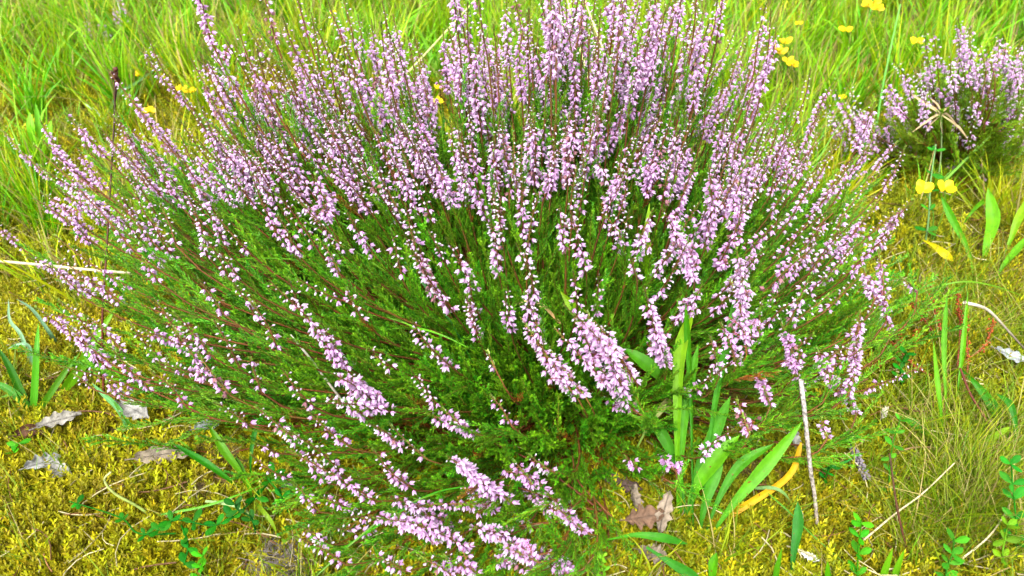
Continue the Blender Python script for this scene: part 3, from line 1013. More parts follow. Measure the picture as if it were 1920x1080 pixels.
def build_moss():
    n = 20000
    u = rng.random(n)
    Y = 0.30 + 1.35 * u ** 1.5
    X = rng.uniform(-1, 1, n) * (0.40 + 0.72 * Y)
    inside = ((X - DC[0]) / 0.42) ** 2 + ((Y - DC[1] - 0.03) / 0.2) ** 2 < 1
    gap = vnoise(X, Y, 23, 5) < -0.34
    keep = ~inside & ~(gap & (rng.random(n) < 0.8))
    X, Y = X[keep], Y[keep]
    n = len(X)
    Z = terrain(X, Y) - 0.007 + 0.005 * vnoise(X, Y, 60, 9)
    rot = np.stack([rng.normal(0, 0.18, n), rng.normal(0, 0.18, n), rng.uniform(0, 6.28, n)], -1)
    scl = rng.uniform(0.85, 1.9, n) * np.interp(Y, [0.3, 1.6], [0.95, 1.5])
    green = 1.3 * vnoise(X, Y, 14, 3) + np.where(X > 0.12, 0.55, -0.35) * np.clip(1.4 - Y, 0, 1) + rng.normal(0, 0.35, n)
    var = np.where(green > 0.25, 3 + rng.integers(0, 3, n), rng.integers(0, 3, n))
    o = scatter("moss", np.stack([X, Y, Z], -1), rot, scl, var, MOSS)
    tag(o, "golden green moss carpet around the heather", "moss", kind="stuff")


build_moss()

# ------------------------------------------------------------------ meadow grass
def tuft_mesh(i, nb, hmin, hmax, w, c1, c2, R=0.02, lean=0.35, droop=0.5, straw=0.1):
    mb = MB()
    r = np.random.default_rng(700 + i)
    for k in range(nb):
        a = r.uniform(0, 6.28); b = r.uniform(0, 6.28)
        base = np.array([math.cos(b), math.sin(b), 0]) * R * math.sqrt(r.random()) - np.array([0, 0, 0.01])
        h = r.uniform(hmin, hmax)
        d = np.array([math.cos(a), math.sin(a), 0])
        l = abs(r.normal(0, lean)); dr = r.uniform(0, droop)
        t = np.linspace(0, 1, 6)[:, None]
        path = base + np.array([0, 0, h]) * (t - dr * 0.35 * t ** 3) + d * h * (l * t + dr * t ** 2 * 0.8)
        ww = w * r.uniform(0.6, 1.3) * np.array([0.7, 1, 0.95, 0.75, 0.45, 0.03]) * 0.5
        cc = c1 + (c2 - c1) * r.random()
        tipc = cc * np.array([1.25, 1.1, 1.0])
        if r.random() < straw:
            cc = S(205, 188, 110) * r.uniform(0.7, 1.0); tipc = cc
        side = np.array([-d[1], d[0], 0]) + r.normal(0, 0.5, 3)
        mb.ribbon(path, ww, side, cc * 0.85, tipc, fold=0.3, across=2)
    return mb.mesh("grass_tuft", M_GRASS)


LIME1, LIME2 = S(88, 176, 0), S(156, 218, 6)
YEL1, YEL2 = S(140, 186, 2), S(206, 214, 20)
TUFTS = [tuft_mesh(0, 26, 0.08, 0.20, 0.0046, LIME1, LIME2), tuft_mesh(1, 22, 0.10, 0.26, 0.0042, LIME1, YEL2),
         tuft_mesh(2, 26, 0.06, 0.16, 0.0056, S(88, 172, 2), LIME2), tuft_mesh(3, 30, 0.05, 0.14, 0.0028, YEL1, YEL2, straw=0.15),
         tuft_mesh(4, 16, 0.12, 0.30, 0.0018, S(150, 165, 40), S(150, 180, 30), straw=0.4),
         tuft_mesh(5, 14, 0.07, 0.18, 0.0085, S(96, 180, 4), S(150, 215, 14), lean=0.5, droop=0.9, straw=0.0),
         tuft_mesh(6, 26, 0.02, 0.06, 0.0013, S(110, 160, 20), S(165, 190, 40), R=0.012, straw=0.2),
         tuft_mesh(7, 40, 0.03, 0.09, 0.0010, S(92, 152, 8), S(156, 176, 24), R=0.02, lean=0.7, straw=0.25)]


def build_grass():
    P, R_, Sc, V = [], [], [], []
    # tall meadow behind the shrub
    n = 4800
    Y = 0.95 + 3.3 * rng.random(n) ** 1.35
    X = rng.uniform(-1, 1, n) * (0.35 + 0.78 * Y)
    dens = vnoise(X, Y, 5, 21)
    bare = np.zeros(n, bool)
    bare |= (Y < 1.5) & (X < -0.42) & (rng.random(n) < 0.62)          # mossy opening on the left
    bare |= (Y < 1.15) & (X > 0.50) & (rng.random(n) < 0.80)           # and on the right
    bare |= ((X - DC[0]) / 0.5) ** 2 + ((Y - DC[1]) / 0.26) ** 2 < 1
    bare |= (dens < -0.45) & (rng.random(n) < 0.6)
    bare |= (((X - 0.82) / 0.16) ** 2 + ((Y - 1.13) / 0.12) ** 2 < 1) & (rng.random(n) < 0.5)
    bare |= (X > 0.55) & (X < 1.15) & (Y < 1.3) & (rng.random(n) < 0.7)
    for x, y in zip(X[~bare], Y[~bare]):
        P.append((x, y, float(terrain(x, y)))); R_.append((rng.normal(0, 0.12), rng.normal(0, 0.12), rng.uniform(0, 6.28)))
        near = y < 1.35
        Sc.append(rng.uniform(0.45, 0.8) if near else rng.uniform(0.65, 1.05))
        pr = [0.2, 0.16, 0.18, 0.18, 0.10, 0.08, 0.06, 0.04] if y < 1.9 else [0.18, 0.18, 0.12, 0.22, 0.24, 0.02, 0.02, 0.02]
        vv = int(rng.choice(8, p=pr))
        V.append(3 if vv == 5 and y < 1.45 else vv)
    # short wisps in the moss
    for _ in range(800):
        y = 0.32 + 1.0 * rng.random(); x = rng.uniform(-1, 1) * (0.3 + 0.7 * y)
        if ((x - DC[0]) / 0.55) ** 2 + ((y - DC[1]) / 0.3) ** 2 < 1: continue
        if y < 0.62 and rng.random() < 0.35: continue
        P.append((x, y, float(terrain(x, y)))); R_.append((rng.normal(0, 0.2), rng.normal(0, 0.2), rng.uniform(0, 6.28)))
        Sc.append(rng.uniform(0.7, 1.2)); V.append(6 if y < 0.8 else int(rng.choice([6, 7, 3], p=[0.5, 0.3, 0.2])))
    for _ in range(190):
        p = pz(rng.uniform(1640, 1940), rng.uniform(520, 1085), 0)
        P.append(tuple(p)); R_.append((rng.normal(0, 0.25), rng.normal(0, 0.25), rng.uniform(0, 6.28)))
        Sc.append(rng.uniform(0.6, 1.2)); V.append(6 if rng.random() < 0.8 else 7)
    # fine wiry tussock at the lower right
    for _ in range(46):
        p = pz(rng.normal(1800, 55), rng.normal(960, 42), 0)
        P.append(tuple(p)); R_.append((rng.normal(0, 0.3), rng.normal(0, 0.3), rng.uniform(0, 6.28)))
        Sc.append(rng.uniform(0.7, 1.1)); V.append(7)
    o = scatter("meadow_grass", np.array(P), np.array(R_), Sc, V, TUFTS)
    tag(o, "bright green meadow grass behind and around the heather", "grass", kind="stuff")


build_grass()


def build_litter():
    mb = MB()
    for _ in range(1300):
        y = 0.33 + 1.0 * rng.random() ** 1.3; x = rng.uniform(-1, 1) * (0.32 + 0.7 * y)
        a = rng.uniform(0, 6.28); L = rng.uniform(0.015, 0.065)
        d = np.array([math.cos(a), math.sin(a), 0])
        t = np.linspace(-0.5, 0.5, 5)[:, None]
        bow = np.array([-d[1], d[0], 0]) * rng.normal(0, 0.15)
        path = np.array([x, y, 0]) + d * L * t + bow * L * (t * t * 4)
        path[:, 2] = terrain(path[:, 0], path[:, 1]) + rng.uniform(0.010, 0.021) + rng.normal(0, 0.12) * L * t[:, 0]
        c = S(215, 200, 150) * rng.uniform(0.5, 1.0) if rng.random() < 0.65 else S(130, 85, 50) * rng.uniform(0.6, 1.1)
        mb.tube(path, rng.uniform(0.00035, 0.0009), 3, c)
    o = mb.build("straw_litter", M_STRAW)
    tag(o, "thin bits of straw and dead stalk scattered over the moss", "straw", kind="stuff")


build_litter()

# ------------------------------------------------------------------ single leaves, plants and stalks
def view_side(path, twist):
    T = nrm(np.gradient(path, axis=0))
    V = nrm(CAM - path)
    s = nrm(np.cross(T, V))
    n = np.cross(s, T)
    k = len(path)
    tw = np.linspace(twist[0], twist[1], k)[:, None]
    return s * np.cos(tw) + n * np.sin(tw)


PROFILE = {
    'plantain': ([0, 0.2, 0.45, 0.7, 0.88, 1], [0.2, 0.3, 0.68, 1.0, 0.62, 0.02]),
    'grass': ([0, 0.2, 0.6, 0.85, 1], [0.7, 1.0, 0.85, 0.5, 0.03]),
    'even': ([0, 0.1, 0.9, 1], [0.8, 1.0, 0.8, 0.3]),
}


def leaf_mb(ctrl, wpx, c1, c2, prof='plantain', fold=0.3, twist=None, n=16, across=7, stripe=0.06):
    pts = [pz(*c) for c in ctrl]
    path = catmull(pts, n)
    w = wpx / FPX * depth_of(path[len(path) // 2]) * 0.39
    ww = w * np.interp(np.linspace(0, 1, n), *PROFILE[prof])
    tw = twist if twist is not None else (random.uniform(-0.35, 0.35), random.uniform(-0.5, 0.5))
    mb = MB()
    mb.ribbon(path, ww, view_side(path, tw), c1, c2, fold, across, stripe)
    return mb


def plant(name, label, cat, leaves, mat_=None, group=None, leaf_name="leaf", prof='plantain'):
    root = empty(name, pz(*leaves[0][0][0]), label, cat, group)
    for lf in leaves:
        ctrl, w, c1, c2 = lf[:4]
        kw = lf[4] if len(lf) > 4 else {}
        lab = kw.pop('label', None) if kw else None
        m = kw.pop('mat', None) or mat_ or M_LEAF
        o = leaf_mb(ctrl, w, c1, c2, prof=kw.pop('prof', prof), **kw).build(leaf_name, m, root)
        if lab: o["label"] = lab
    return root


def single_leaf(name, label, cat, ctrl, w, c1, c2, m=None, group=None, **kw):
    o = leaf_mb(ctrl, w, c1, c2, **kw).build(name, m or M_LEAF)
    return tag(o, label, cat, group)


def stalk(name, label, cat, ctrl, rpx, c1, c2, m=None, group=None, n=18, sides=6, taper=(1.0, 0.5), wobble=0.0):
    pts = [pz(*c) for c in ctrl]
    path = catmull(pts, n)
    r = rpx / FPX * depth_of(path[n // 2]) * 0.5
    if wobble:
        path = path + np.cumsum(rng.normal(0, wobble * r, path.shape), 0) * 0.5
    mb = MB(); mb.tube(path, np.linspace(taper[0], taper[1], n) * r, sides, c1, c2)
    o = mb.build(name, m or M_STRAW)
    return tag(o, label, cat, group)


G1, G2, G3 = S(48, 128, 4), S(78, 158, 6), S(104, 176, 8)
GB = S(50, 130, 36)            # bluish green
YG = S(135, 176, 6)

plant("plantain_plant", "clump of long green plantain leaves with a yellowing tall leaf, right of centre in front", "plantain", [
    ([(1275, 985, 0.0), (1278, 840, 0.06), (1288, 740, 0.10), (1310, 645, 0.14)], 30, G2, G2),
    ([(1272, 985, 0.0), (1270, 800, 0.09), (1275, 660, 0.15), (1301, 576, 0.19)], 32, G2, YG, {'label': "tall leaf turning yellow at its tip"}),
    ([(1290, 990, 0.0), (1272, 880, 0.04), (1245, 820, 0.065), (1214, 765, 0.085)], 30, G1, G2),
    ([(1288, 990, 0.0), (1308, 880, 0.05), (1340, 810, 0.08), (1370, 742, 0.11)], 32, G1, G2),
    ([(1290, 990, 0.0), (1300, 925, 0.03), (1340, 865, 0.06), (1387, 816, 0.08)], 40, G2, G3),
    ([(1312, 1010, 0.0), (1318, 960, 0.02), (1335, 905, 0.04), (1356, 862, 0.055)], 30, G1, G2),
    ([(1318, 1012, 0.0), (1350, 930, 0.03), (1390, 870, 0.05), (1452, 832, 0.065)], 26, G1, G2),
    ([(1325, 1015, 0.0), (1375, 945, 0.03), (1430, 880, 0.055), (1506, 788, 0.09)], 34, G2, G3),
    ([(1300, 1000, 0.0), (1296, 760, 0.10), (1290, 640, 0.16), (1286, 568, 0.20)], 18, G1, G2),
    ([(1312, 1000, 0.0), (1340, 760, 0.10), (1375, 600, 0.17), (1405, 500, 0.21)], 26, G1, G2),
    ([(1330, 985, 0.0), (1410, 940, 0.02), (1480, 890, 0.03), (1502, 830, 0.045)], 18, S(225, 170, 10), S(240, 190, 20), {'label': "yellow dying leaf", 'prof': 'even'}),
])
plant("plantain_plant", "pale plantain leaves half buried in the heather flowers", "plantain", [
    ([(1290, 790, 0.05), (1255, 725, 0.10), (1215, 685, 0.12), (1168, 652, 0.13)], 36, G2, G2),
    ([(1195, 838, 0.05), (1215, 800, 0.07), (1245, 760, 0.085), (1278, 733, 0.09)], 20, S(140, 190, 70), S(190, 170, 110), {'label': "leaf with a brown dry tip"}),
    ([(1290, 780, 0.05), (1330, 705, 0.10), (1390, 685, 0.11), (1458, 678, 0.11)], 16, G1, G2),
    ([(1220, 700, 0.08), (1130, 640, 0.14), (1090, 595, 0.17), (1050, 545, 0.19)], 30, G3, YG),
    ([(1210, 600, 0.14), (1213, 520, 0.19), (1212, 450, 0.23), (1218, 380, 0.26)], 16, G3, YG),
])
single_leaf("plantain_leaf", "wide green leaf lying flat below the brown dead leaves at the bottom", "leaf", [(1140, 1012, 0.03), (1190, 1003, 0.04), (1240, 1008, 0.04), (1290, 1020, 0.03)], 22, G2, G1)
single_leaf("plantain_leaf", "wide green leaf cut by the bottom edge, left of an upright leaf tip", "leaf", [(1212, 1026, 0.035), (1250, 1050, 0.035), (1290, 1075, 0.03), (1330, 1110, 0.02)], 30, G1, G1)
single_leaf("plantain_leaf", "upright green leaf tip rising from the bottom edge below the plantain clump", "leaf", [(1330, 1120, 0.0), (1335, 1090, 0.015), (1338, 1060, 0.03), (1344, 1036, 0.04)], 26, G2, G2)
single_leaf("plantain_leaf", "upright bluish green leaf on the moss right of the yellow leaf", "leaf", [(1484, 1095, 0.0), (1488, 1040, 0.025), (1497, 985, 0.045), (1496, 940, 0.06)], 27, GB, GB)
for lab, (x0, y0, x1, y1), w in (("short pointed grass blade at the bottom edge left of the bluish leaf", (1452, 1110, 1466, 1028), 15),
                                 ("left blade of the pointed pair at the bottom right", (1650, 1110, 1674, 1028), 18),
                                 ("right blade of the pointed pair at the bottom right", (1672, 1110, 1696, 1030), 16),
                                 ("short green blade at the bottom edge near the white twig", (1560, 1110, 1552, 1052), 16)):
    single_leaf("grass_sprig", lab, "grass blade", [(x0, y0, 0.0), ((x0 + x1) / 2 - 3, (y0 + y1) / 2, 0.025), (x1, y1, 0.05)], w, G2, G3, M_GRASS, prof='grass')

plant("broad_grass", "tuft of wide upright grass leaves at the left edge", "grass tuft", [
    ([(62, 778, 0.0), (66, 720, 0.03), (69, 660, 0.06), (72, 606, 0.08)], 17, G2, G2),
    ([(58, 778, 0.0), (40, 740, 0.02), (18, 690, 0.04), (-5, 650, 0.055)], 20, G2, G1),
    ([(62, 778, 0.0), (35, 745, 0.02), (8, 725, 0.03), (-20, 715, 0.035)], 20, G3, G2),
    ([(66, 778, 0.0), (90, 745, 0.03), (120, 700, 0.05), (150, 660, 0.065)], 16, G1, G2),
    ([(120, 730, 0.01), (150, 690, 0.04), (175, 640, 0.065), (222, 570, 0.10)], 26, G2, G3),
    ([(60, 778, 0.0), (44, 750, 0.01), (25, 740, 0.02), (0, 745, 0.02)], 14, G2, G3),
], M_GRASS, prof='grass')
plant("blue_grass", "bluish curved grass blades at the left edge above the wide grass tuft", "grass tuft", [
    ([(60, 690, 0.0), (40, 630, 0.03), (18, 600, 0.04), (16, 560, 0.05)], 9, S(120, 170, 120), S(150, 190, 150)),
    ([(60, 690, 0.0), (55, 650, 0.04), (35, 645, 0.045), (12, 655, 0.03)], 8, S(120, 175, 125), S(160, 200, 160)),
    ([(110, 650, 0.0), (90, 620, 0.03), (60, 580, 0.04), (30, 560, 0.04)], 9, S(110, 165, 110), S(140, 185, 140)),
], M_GRASS, prof='grass')
plant("broad_grass", "tuft of four pointed leaves on the moss at the lower left", "grass tuft", [
    ([(462, 925, 0.0), (430, 900, 0.02), (385, 868, 0.035), (324, 832, 0.045)], 19, G2, G1),
    ([(465, 925, 0.0), (450, 885, 0.03), (420, 845, 0.05), (390, 795, 0.07)], 21, G2, G2),
    ([(467, 925, 0.0), (462, 900, 0.02), (452, 878, 0.03), (442, 856, 0.04)], 14, G1, G2),
    ([(470, 910, 0.01), (470, 860, 0.04), (478, 810, 0.06), (500, 762, 0.085)], 13, G1, G2),
    ([(470, 938, 0.0), (470, 930, 0.01), (468, 915, 0.02), (460, 895, 0.03)], 10, G2, G3),
], M_GRASS)
plant("grass_clump", "long grass blades bowing out of the heather at the lower left", "grass tuft", [
    ([(760, 860, 0.02), (720, 800, 0.05), (660, 785, 0.06), (600, 780, 0.05)], 14, S(30, 120, 14), S(50, 145, 20)),
    ([(740, 840, 0.02), (700, 800, 0.05), (650, 800, 0.05), (580, 830, 0.03)], 10, S(60, 150, 20), G2),
    ([(250, 820, 0.0), (225, 770, 0.03), (195, 740, 0.04), (172, 718, 0.05)], 14, S(70, 150, 70), S(90, 170, 90)),
    ([(252, 820, 0.0), (240, 790, 0.02), (225, 770, 0.03), (212, 752, 0.04)], 10, G1, G2),
], M_GRASS, prof='grass')
plant("plantain_plant", "cluster of wide upright leaves beside the red sorrel at the right", "plantain", [
    ([(1778, 800, 0.0), (1772, 720, 0.04), (1770, 640, 0.07), (1776, 550, 0.10)], 13, G3, G2),
    ([(1790, 780, 0.0), (1800, 700, 0.03), (1806, 650, 0.05), (1815, 545, 0.09)], 12, G2, G3),
    ([(1800, 690, 0.03), (1830, 720, 0.03), (1860, 760, 0.02), (1880, 800, 0.015)], 26, G1, G2),
    ([(1770, 840, 0.0), (1765, 780, 0.03), (1758, 720, 0.06), (1750, 640, 0.08)], 12, G2, G3),
    ([(1900, 860, 0.0), (1905, 810, 0.03), (1895, 760, 0.05), (1868, 738, 0.06)], 16, G1, G1),
    ([(1760, 840, 0.0), (1740, 815, 0.015), (1715, 795, 0.02), (1690, 780, 0.02)], 22, G1, G2),
    ([(1880, 860, 0.0), (1840, 835, 0.015), (1870, 815, 0.03), (1895, 800, 0.04)], 16, G3, YG),
])
plant("plantain_plant", "broad bright leaves standing in the yellow moss at the right edge", "plantain", [
    ([(1830, 540, 0.0), (1815, 470, 0.03), (1785, 410, 0.06), (1765, 368, 0.08)], 18, G3, G2),
    ([(1842, 500, 0.0), (1850, 460, 0.03), (1862, 410, 0.05), (1852, 352, 0.08)], 32, G3, G3),
    ([(1875, 500, 0.0), (1895, 450, 0.03), (1910, 410, 0.05), (1935, 360, 0.08)], 20, G3, YG),
    ([(1860, 540, 0.0), (1880, 500, 0.03), (1905, 470, 0.04), (1930, 440, 0.05)], 18, G2, G3),
    ([(1800, 430, 0.0), (1820, 400, 0.03), (1840, 380, 0.04), (1865, 368, 0.04)], 12, G2, G3),
])
plant("leaf_fan", "pale green leaf fan in the moss at the upper left", "leaf fan", [
    ([(72, 300, 0.0), (62, 270, 0.03), (58, 240, 0.06), (56, 210, 0.08)], 18, S(110, 195, 30), S(130, 205, 30)),
    ([(72, 300, 0.0), (74, 270, 0.03), (72, 235, 0.06), (66, 192, 0.09)], 16, S(110, 195, 30), S(130, 205, 30)),
    ([(76, 300, 0.0), (86, 275, 0.03), (92, 250, 0.05), (96, 225, 0.07)], 16, S(100, 190, 30), S(120, 200, 40)),
    ([(72, 300, 0.0), (55, 285, 0.02), (45, 265, 0.04), (40, 245, 0.05)], 12, S(110, 195, 30), S(130, 205, 30)),
], M_GRASS)
single_leaf("fallen_leaf", "yellow leaf lying on the moss right of the heather", "leaf", [(1730, 450, 0.02), (1750, 460, 0.03), (1770, 475, 0.03), (1788, 490, 0.02)], 20, S(225, 215, 10), S(235, 220, 20), prof='plantain')

# long bowed blades and stalks through the shrub
GBL = [
    ("long thin green blade arching over the left of the heather", [(300, 545, 0.12), (420, 492, 0.18), (520, 484, 0.20), (615, 498, 0.19)], 5, G2),
    ("thin green blade arching over the lower middle of the heather", [(712, 618, 0.14), (780, 615, 0.15), (850, 638, 0.15), (960, 700, 0.11)], 5, G3),
    ("green blade bending left across the middle of the heather", [(640, 592, 0.14), (700, 592, 0.16), (760, 606, 0.16), (850, 650, 0.13)], 5, G3),
    ("long straight green blade slanting down through the heather", [(760, 490, 0.20), (815, 560, 0.18), (860, 630, 0.15), (905, 720, 0.10)], 6, G1),
    ("fine green blade slanting across the left shrub below its flowers", [(540, 390, 0.22), (610, 440, 0.21), (680, 480, 0.19), (800, 560, 0.15)], 4, G3),
    ("fine pale blade slanting through the upper left foliage", [(545, 350, 0.24), (600, 400, 0.23), (660, 430, 0.22), (730, 500, 0.19)], 4, G2),
    ("long green blade lying over the lowest heather flowers", [(640, 1030, 0.03), (740, 965, 0.06), (820, 922, 0.07), (930, 905, 0.06)], 5, G2),
    ("second green blade over the lowest heather flowers", [(560, 1110, 0.02), (700, 985, 0.05), (790, 935, 0.07), (880, 915, 0.06)], 4, G3),
    ("thin green blade crossing the moss left of the clover", [(300, 965, 0.02), (380, 950, 0.025), (440, 930, 0.03), (540, 890, 0.02)], 6, G3),
    ("grey green blade in the clover on the lower left moss", [(385, 940, 0.02), (425, 945, 0.025), (460, 958, 0.02), (512, 1005, 0.01)], 8, S(150, 190, 120)),
    ("yellow green blade at the right end of the clover", [(480, 945, 0.02), (495, 960, 0.03), (510, 980, 0.025), (520, 1002, 0.015)], 12, YG),
    ("green blade leaning at the bottom below the heather branch", [(735, 1085, 0.0), (722, 1065, 0.02), (708, 1040, 0.03), (692, 1008, 0.045)], 9, G2),
    ("long fine blade on the moss right of the white twig", [(1440, 925, 0.03), (1480, 960, 0.03), (1520, 1000, 0.02), (1600, 1070, 0.01)], 4, G3),
    ("small blade beside the white twig on the moss", [(1548, 880, 0.02), (1565, 872, 0.03), (1585, 866, 0.03), (1600, 858, 0.03)], 8, GB),
    ("pale green bent blade left of the white twig", [(1415, 915, 0.02), (1450, 915, 0.03), (1470, 925, 0.03), (1482, 940, 0.02)], 9, S(130, 180, 90)),
    ("long blade arching over the red sorrel at the right", [(1690, 560, 0.06), (1790, 530, 0.09), (1860, 535, 0.08), (1930, 560, 0.05)], 4, G3),
    ("bluish blade in the upper left moss above the heather", [(206, 238, 0.02), (190, 220, 0.03), (175, 205, 0.035), (157, 193, 0.035)], 8, S(170, 205, 170)),
    ("pale bent blade beside a yellow flower at the upper left", [(205, 205, 0.02), (225, 172, 0.05), (255, 155, 0.06), (300, 122, 0.07)], 8, S(150, 200, 130)),
]
for lab, ctrl, w, c in GBL:
    single_leaf("grass_sprig", lab, "grass blade", ctrl, w, c, c * np.array([1.15, 1.05, 1]), M_GRASS, group="single grass blades", prof='grass', across=3, stripe=0)

STRAW = S(220, 205, 160)
stalk("dry_stalk", "pale dry straw stalk lying level at the left edge", "stalk", [(-30, 487, 0.07), (80, 497, 0.09), (160, 505, 0.11), (245, 512, 0.12)], 6, STRAW, STRAW * 0.9, taper=(1, 0.8))
stalk("dry_stalk", "whitish dry straw slanting through the lower left heather", "stalk", [(545, 628, 0.15), (580, 670, 0.14), (610, 710, 0.12), (650, 762, 0.08)], 5, S(215, 205, 190), S(200, 190, 170), taper=(0.8, 1))
stalk("white_twig", "peeling white twig standing in the moss right of the plantain", "twig", [(1502, 712, 0.13), (1512, 800, 0.09), (1520, 880, 0.05), (1527, 925, 0.03), (1532, 985, 0.012)], 10, S(185, 178, 170), S(150, 138, 120), M_BARK, taper=(0.9, 0.7), wobble=0.06, n=26)
stalk("dry_stalk", "pale straw crossing the fine tussock at the bottom right", "stalk", [(1620, 1012, 0.02), (1680, 962, 0.03), (1730, 925, 0.04), (1790, 868, 0.05)], 4, STRAW * 0.9, STRAW, taper=(1, 0.6))
stalk("dry_stalk", "dark red stalk standing in the moss at the bottom right", "stalk", [(1712, 1070, 0.0), (1695, 1010, 0.03), (1680, 940, 0.06), (1668, 850, 0.10)], 5, S(95, 30, 22), S(80, 60, 30), taper=(1, 0.7))
stalk("dry_stalk", "long pale straw arching past the trefoil at the right edge", "stalk", [(1800, 1050, 0.02), (1850, 1010, 0.03), (1880, 970, 0.03), (1905, 920, 0.03)], 4, STRAW, STRAW * 0.9)
stalk("green_stalk", "curved green stalk rising from the lower left moss", "stalk", [(310, 988, 0.0), (262, 952, 0.02), (215, 925, 0.04), (196, 900, 0.055), (208, 885, 0.06)], 6, S(130, 160, 40), S(190, 190, 120), taper=(1, 0.7))
stalk("green_stalk", "long green grass stalk slanting across the right heather", "stalk", [(1765, 345, 0.04), (1820, 290, 0.07), (1870, 240, 0.09), (1940, 165, 0.12)], 6, S(130, 190, 60), S(170, 215, 110), M_GRASS, taper=(1, 0.8))
stalk("green_stalk", "thin green stalk standing high in the right meadow", "stalk", [(1635, 300, 0.0), (1652, 180, 0.09), (1670, 90, 0.16), (1688, 8, 0.22)], 5, S(120, 195, 70), S(140, 205, 90), M_GRASS, taper=(1, 0.6))
stalk("dry_stalk", "long straw leaning right behind the top left heather spikes", "stalk", [(735, 165, 0.10), (780, 120, 0.13), (840, 55, 0.18), (900, -10, 0.22)], 5, S(205, 205, 120), S(215, 210, 140))
stalk("dry_stalk", "straw leaning left between the tall top heather spikes", "stalk", [(1105, 150, 0.2), (1090, 100, 0.22), (1075, 50, 0.24), (1062, -10, 0.26)], 5, S(215, 210, 140), S(225, 215, 150))
stalk("dry_stalk", "straw leaning left above the tallest heather spikes", "stalk", [(1130, 90, 0.2), (1115, 50, 0.22), (1100, 10, 0.24), (1092, -20, 0.25)], 4, S(215, 210, 140), S(225, 215, 150))
stalk("dry_stalk", "dark bent dry stalk with a pale tip over the right moss", "stalk", [(1935, 670, 0.02), (1890, 620, 0.05), (1850, 580, 0.07), (1808, 567, 0.08)], 6, S(70, 50, 25), S(225, 215, 190), taper=(0.5, 1.2))
stalk("dry_stalk", "short brown bent stalk on the moss near the white twig", "stalk", [(1682, 852, 0.01), (1700, 842, 0.02), (1730, 838, 0.02), (1760, 840, 0.02)], 5, S(150, 120, 80), S(170, 140, 90))
plant("dry_sprig", "beige dead grass blade bent over the middle of the heather", "grass blade", [
    ([(942, 592, 0.15), (965, 572, 0.17), (985, 565, 0.17), (1000, 570, 0.17)], 7, S(200, 170, 110), S(215, 190, 130)),
    ([(998, 568, 0.17), (1020, 575, 0.17), (1035, 590, 0.16), (1052, 608, 0.15)], 9, S(215, 190, 130), S(190, 150, 90)),
], M_STRAW, leaf_name="blade", prof='even')


def rush():
    pts = [(192, 600, 0.10), (200, 470, 0.16), (210, 300, 0.24), (218, 145, 0.32)]
    root = empty("rush_stalk", pz(*pts[0]), "tall dark rush stalk with brown seed head, left of the heather", "rush")
    path = catmull([pz(195, 760, 0.0)] + [pz(*p) for p in pts], 24)
    mb = MB(); mb.tube(path, np.linspace(0.0014, 0.0008, 24), 5, S(110, 42, 20), S(60, 40, 22)); mb.build("stem", M_STRAW, root)
    for i in range(7):
        p = path[-1] + np.array([rng.normal(0, 0.004), rng.normal(0, 0.003), rng.uniform(-0.012, 0.008)])
        mb = MB()
        M = basis(np.array([[rng.normal(0, 0.5), rng.normal(0, 0.4), 1.0]]), np.zeros(1)) * 0.0085
        mb.stamp(BUD[0] * np.array([1.5, 1.5, 1]), BUD[1], np.ones_like(BUD[2]), M, p[None], np.array([S(95, 45, 25) * rng.uniform(0.6, 1.3)]))
        mb.tube(np.array([path[-3], p]), 0.0004, 3, S(80, 45, 25))
        mb.build("seed_capsule", M_STRAW, root)


rush()


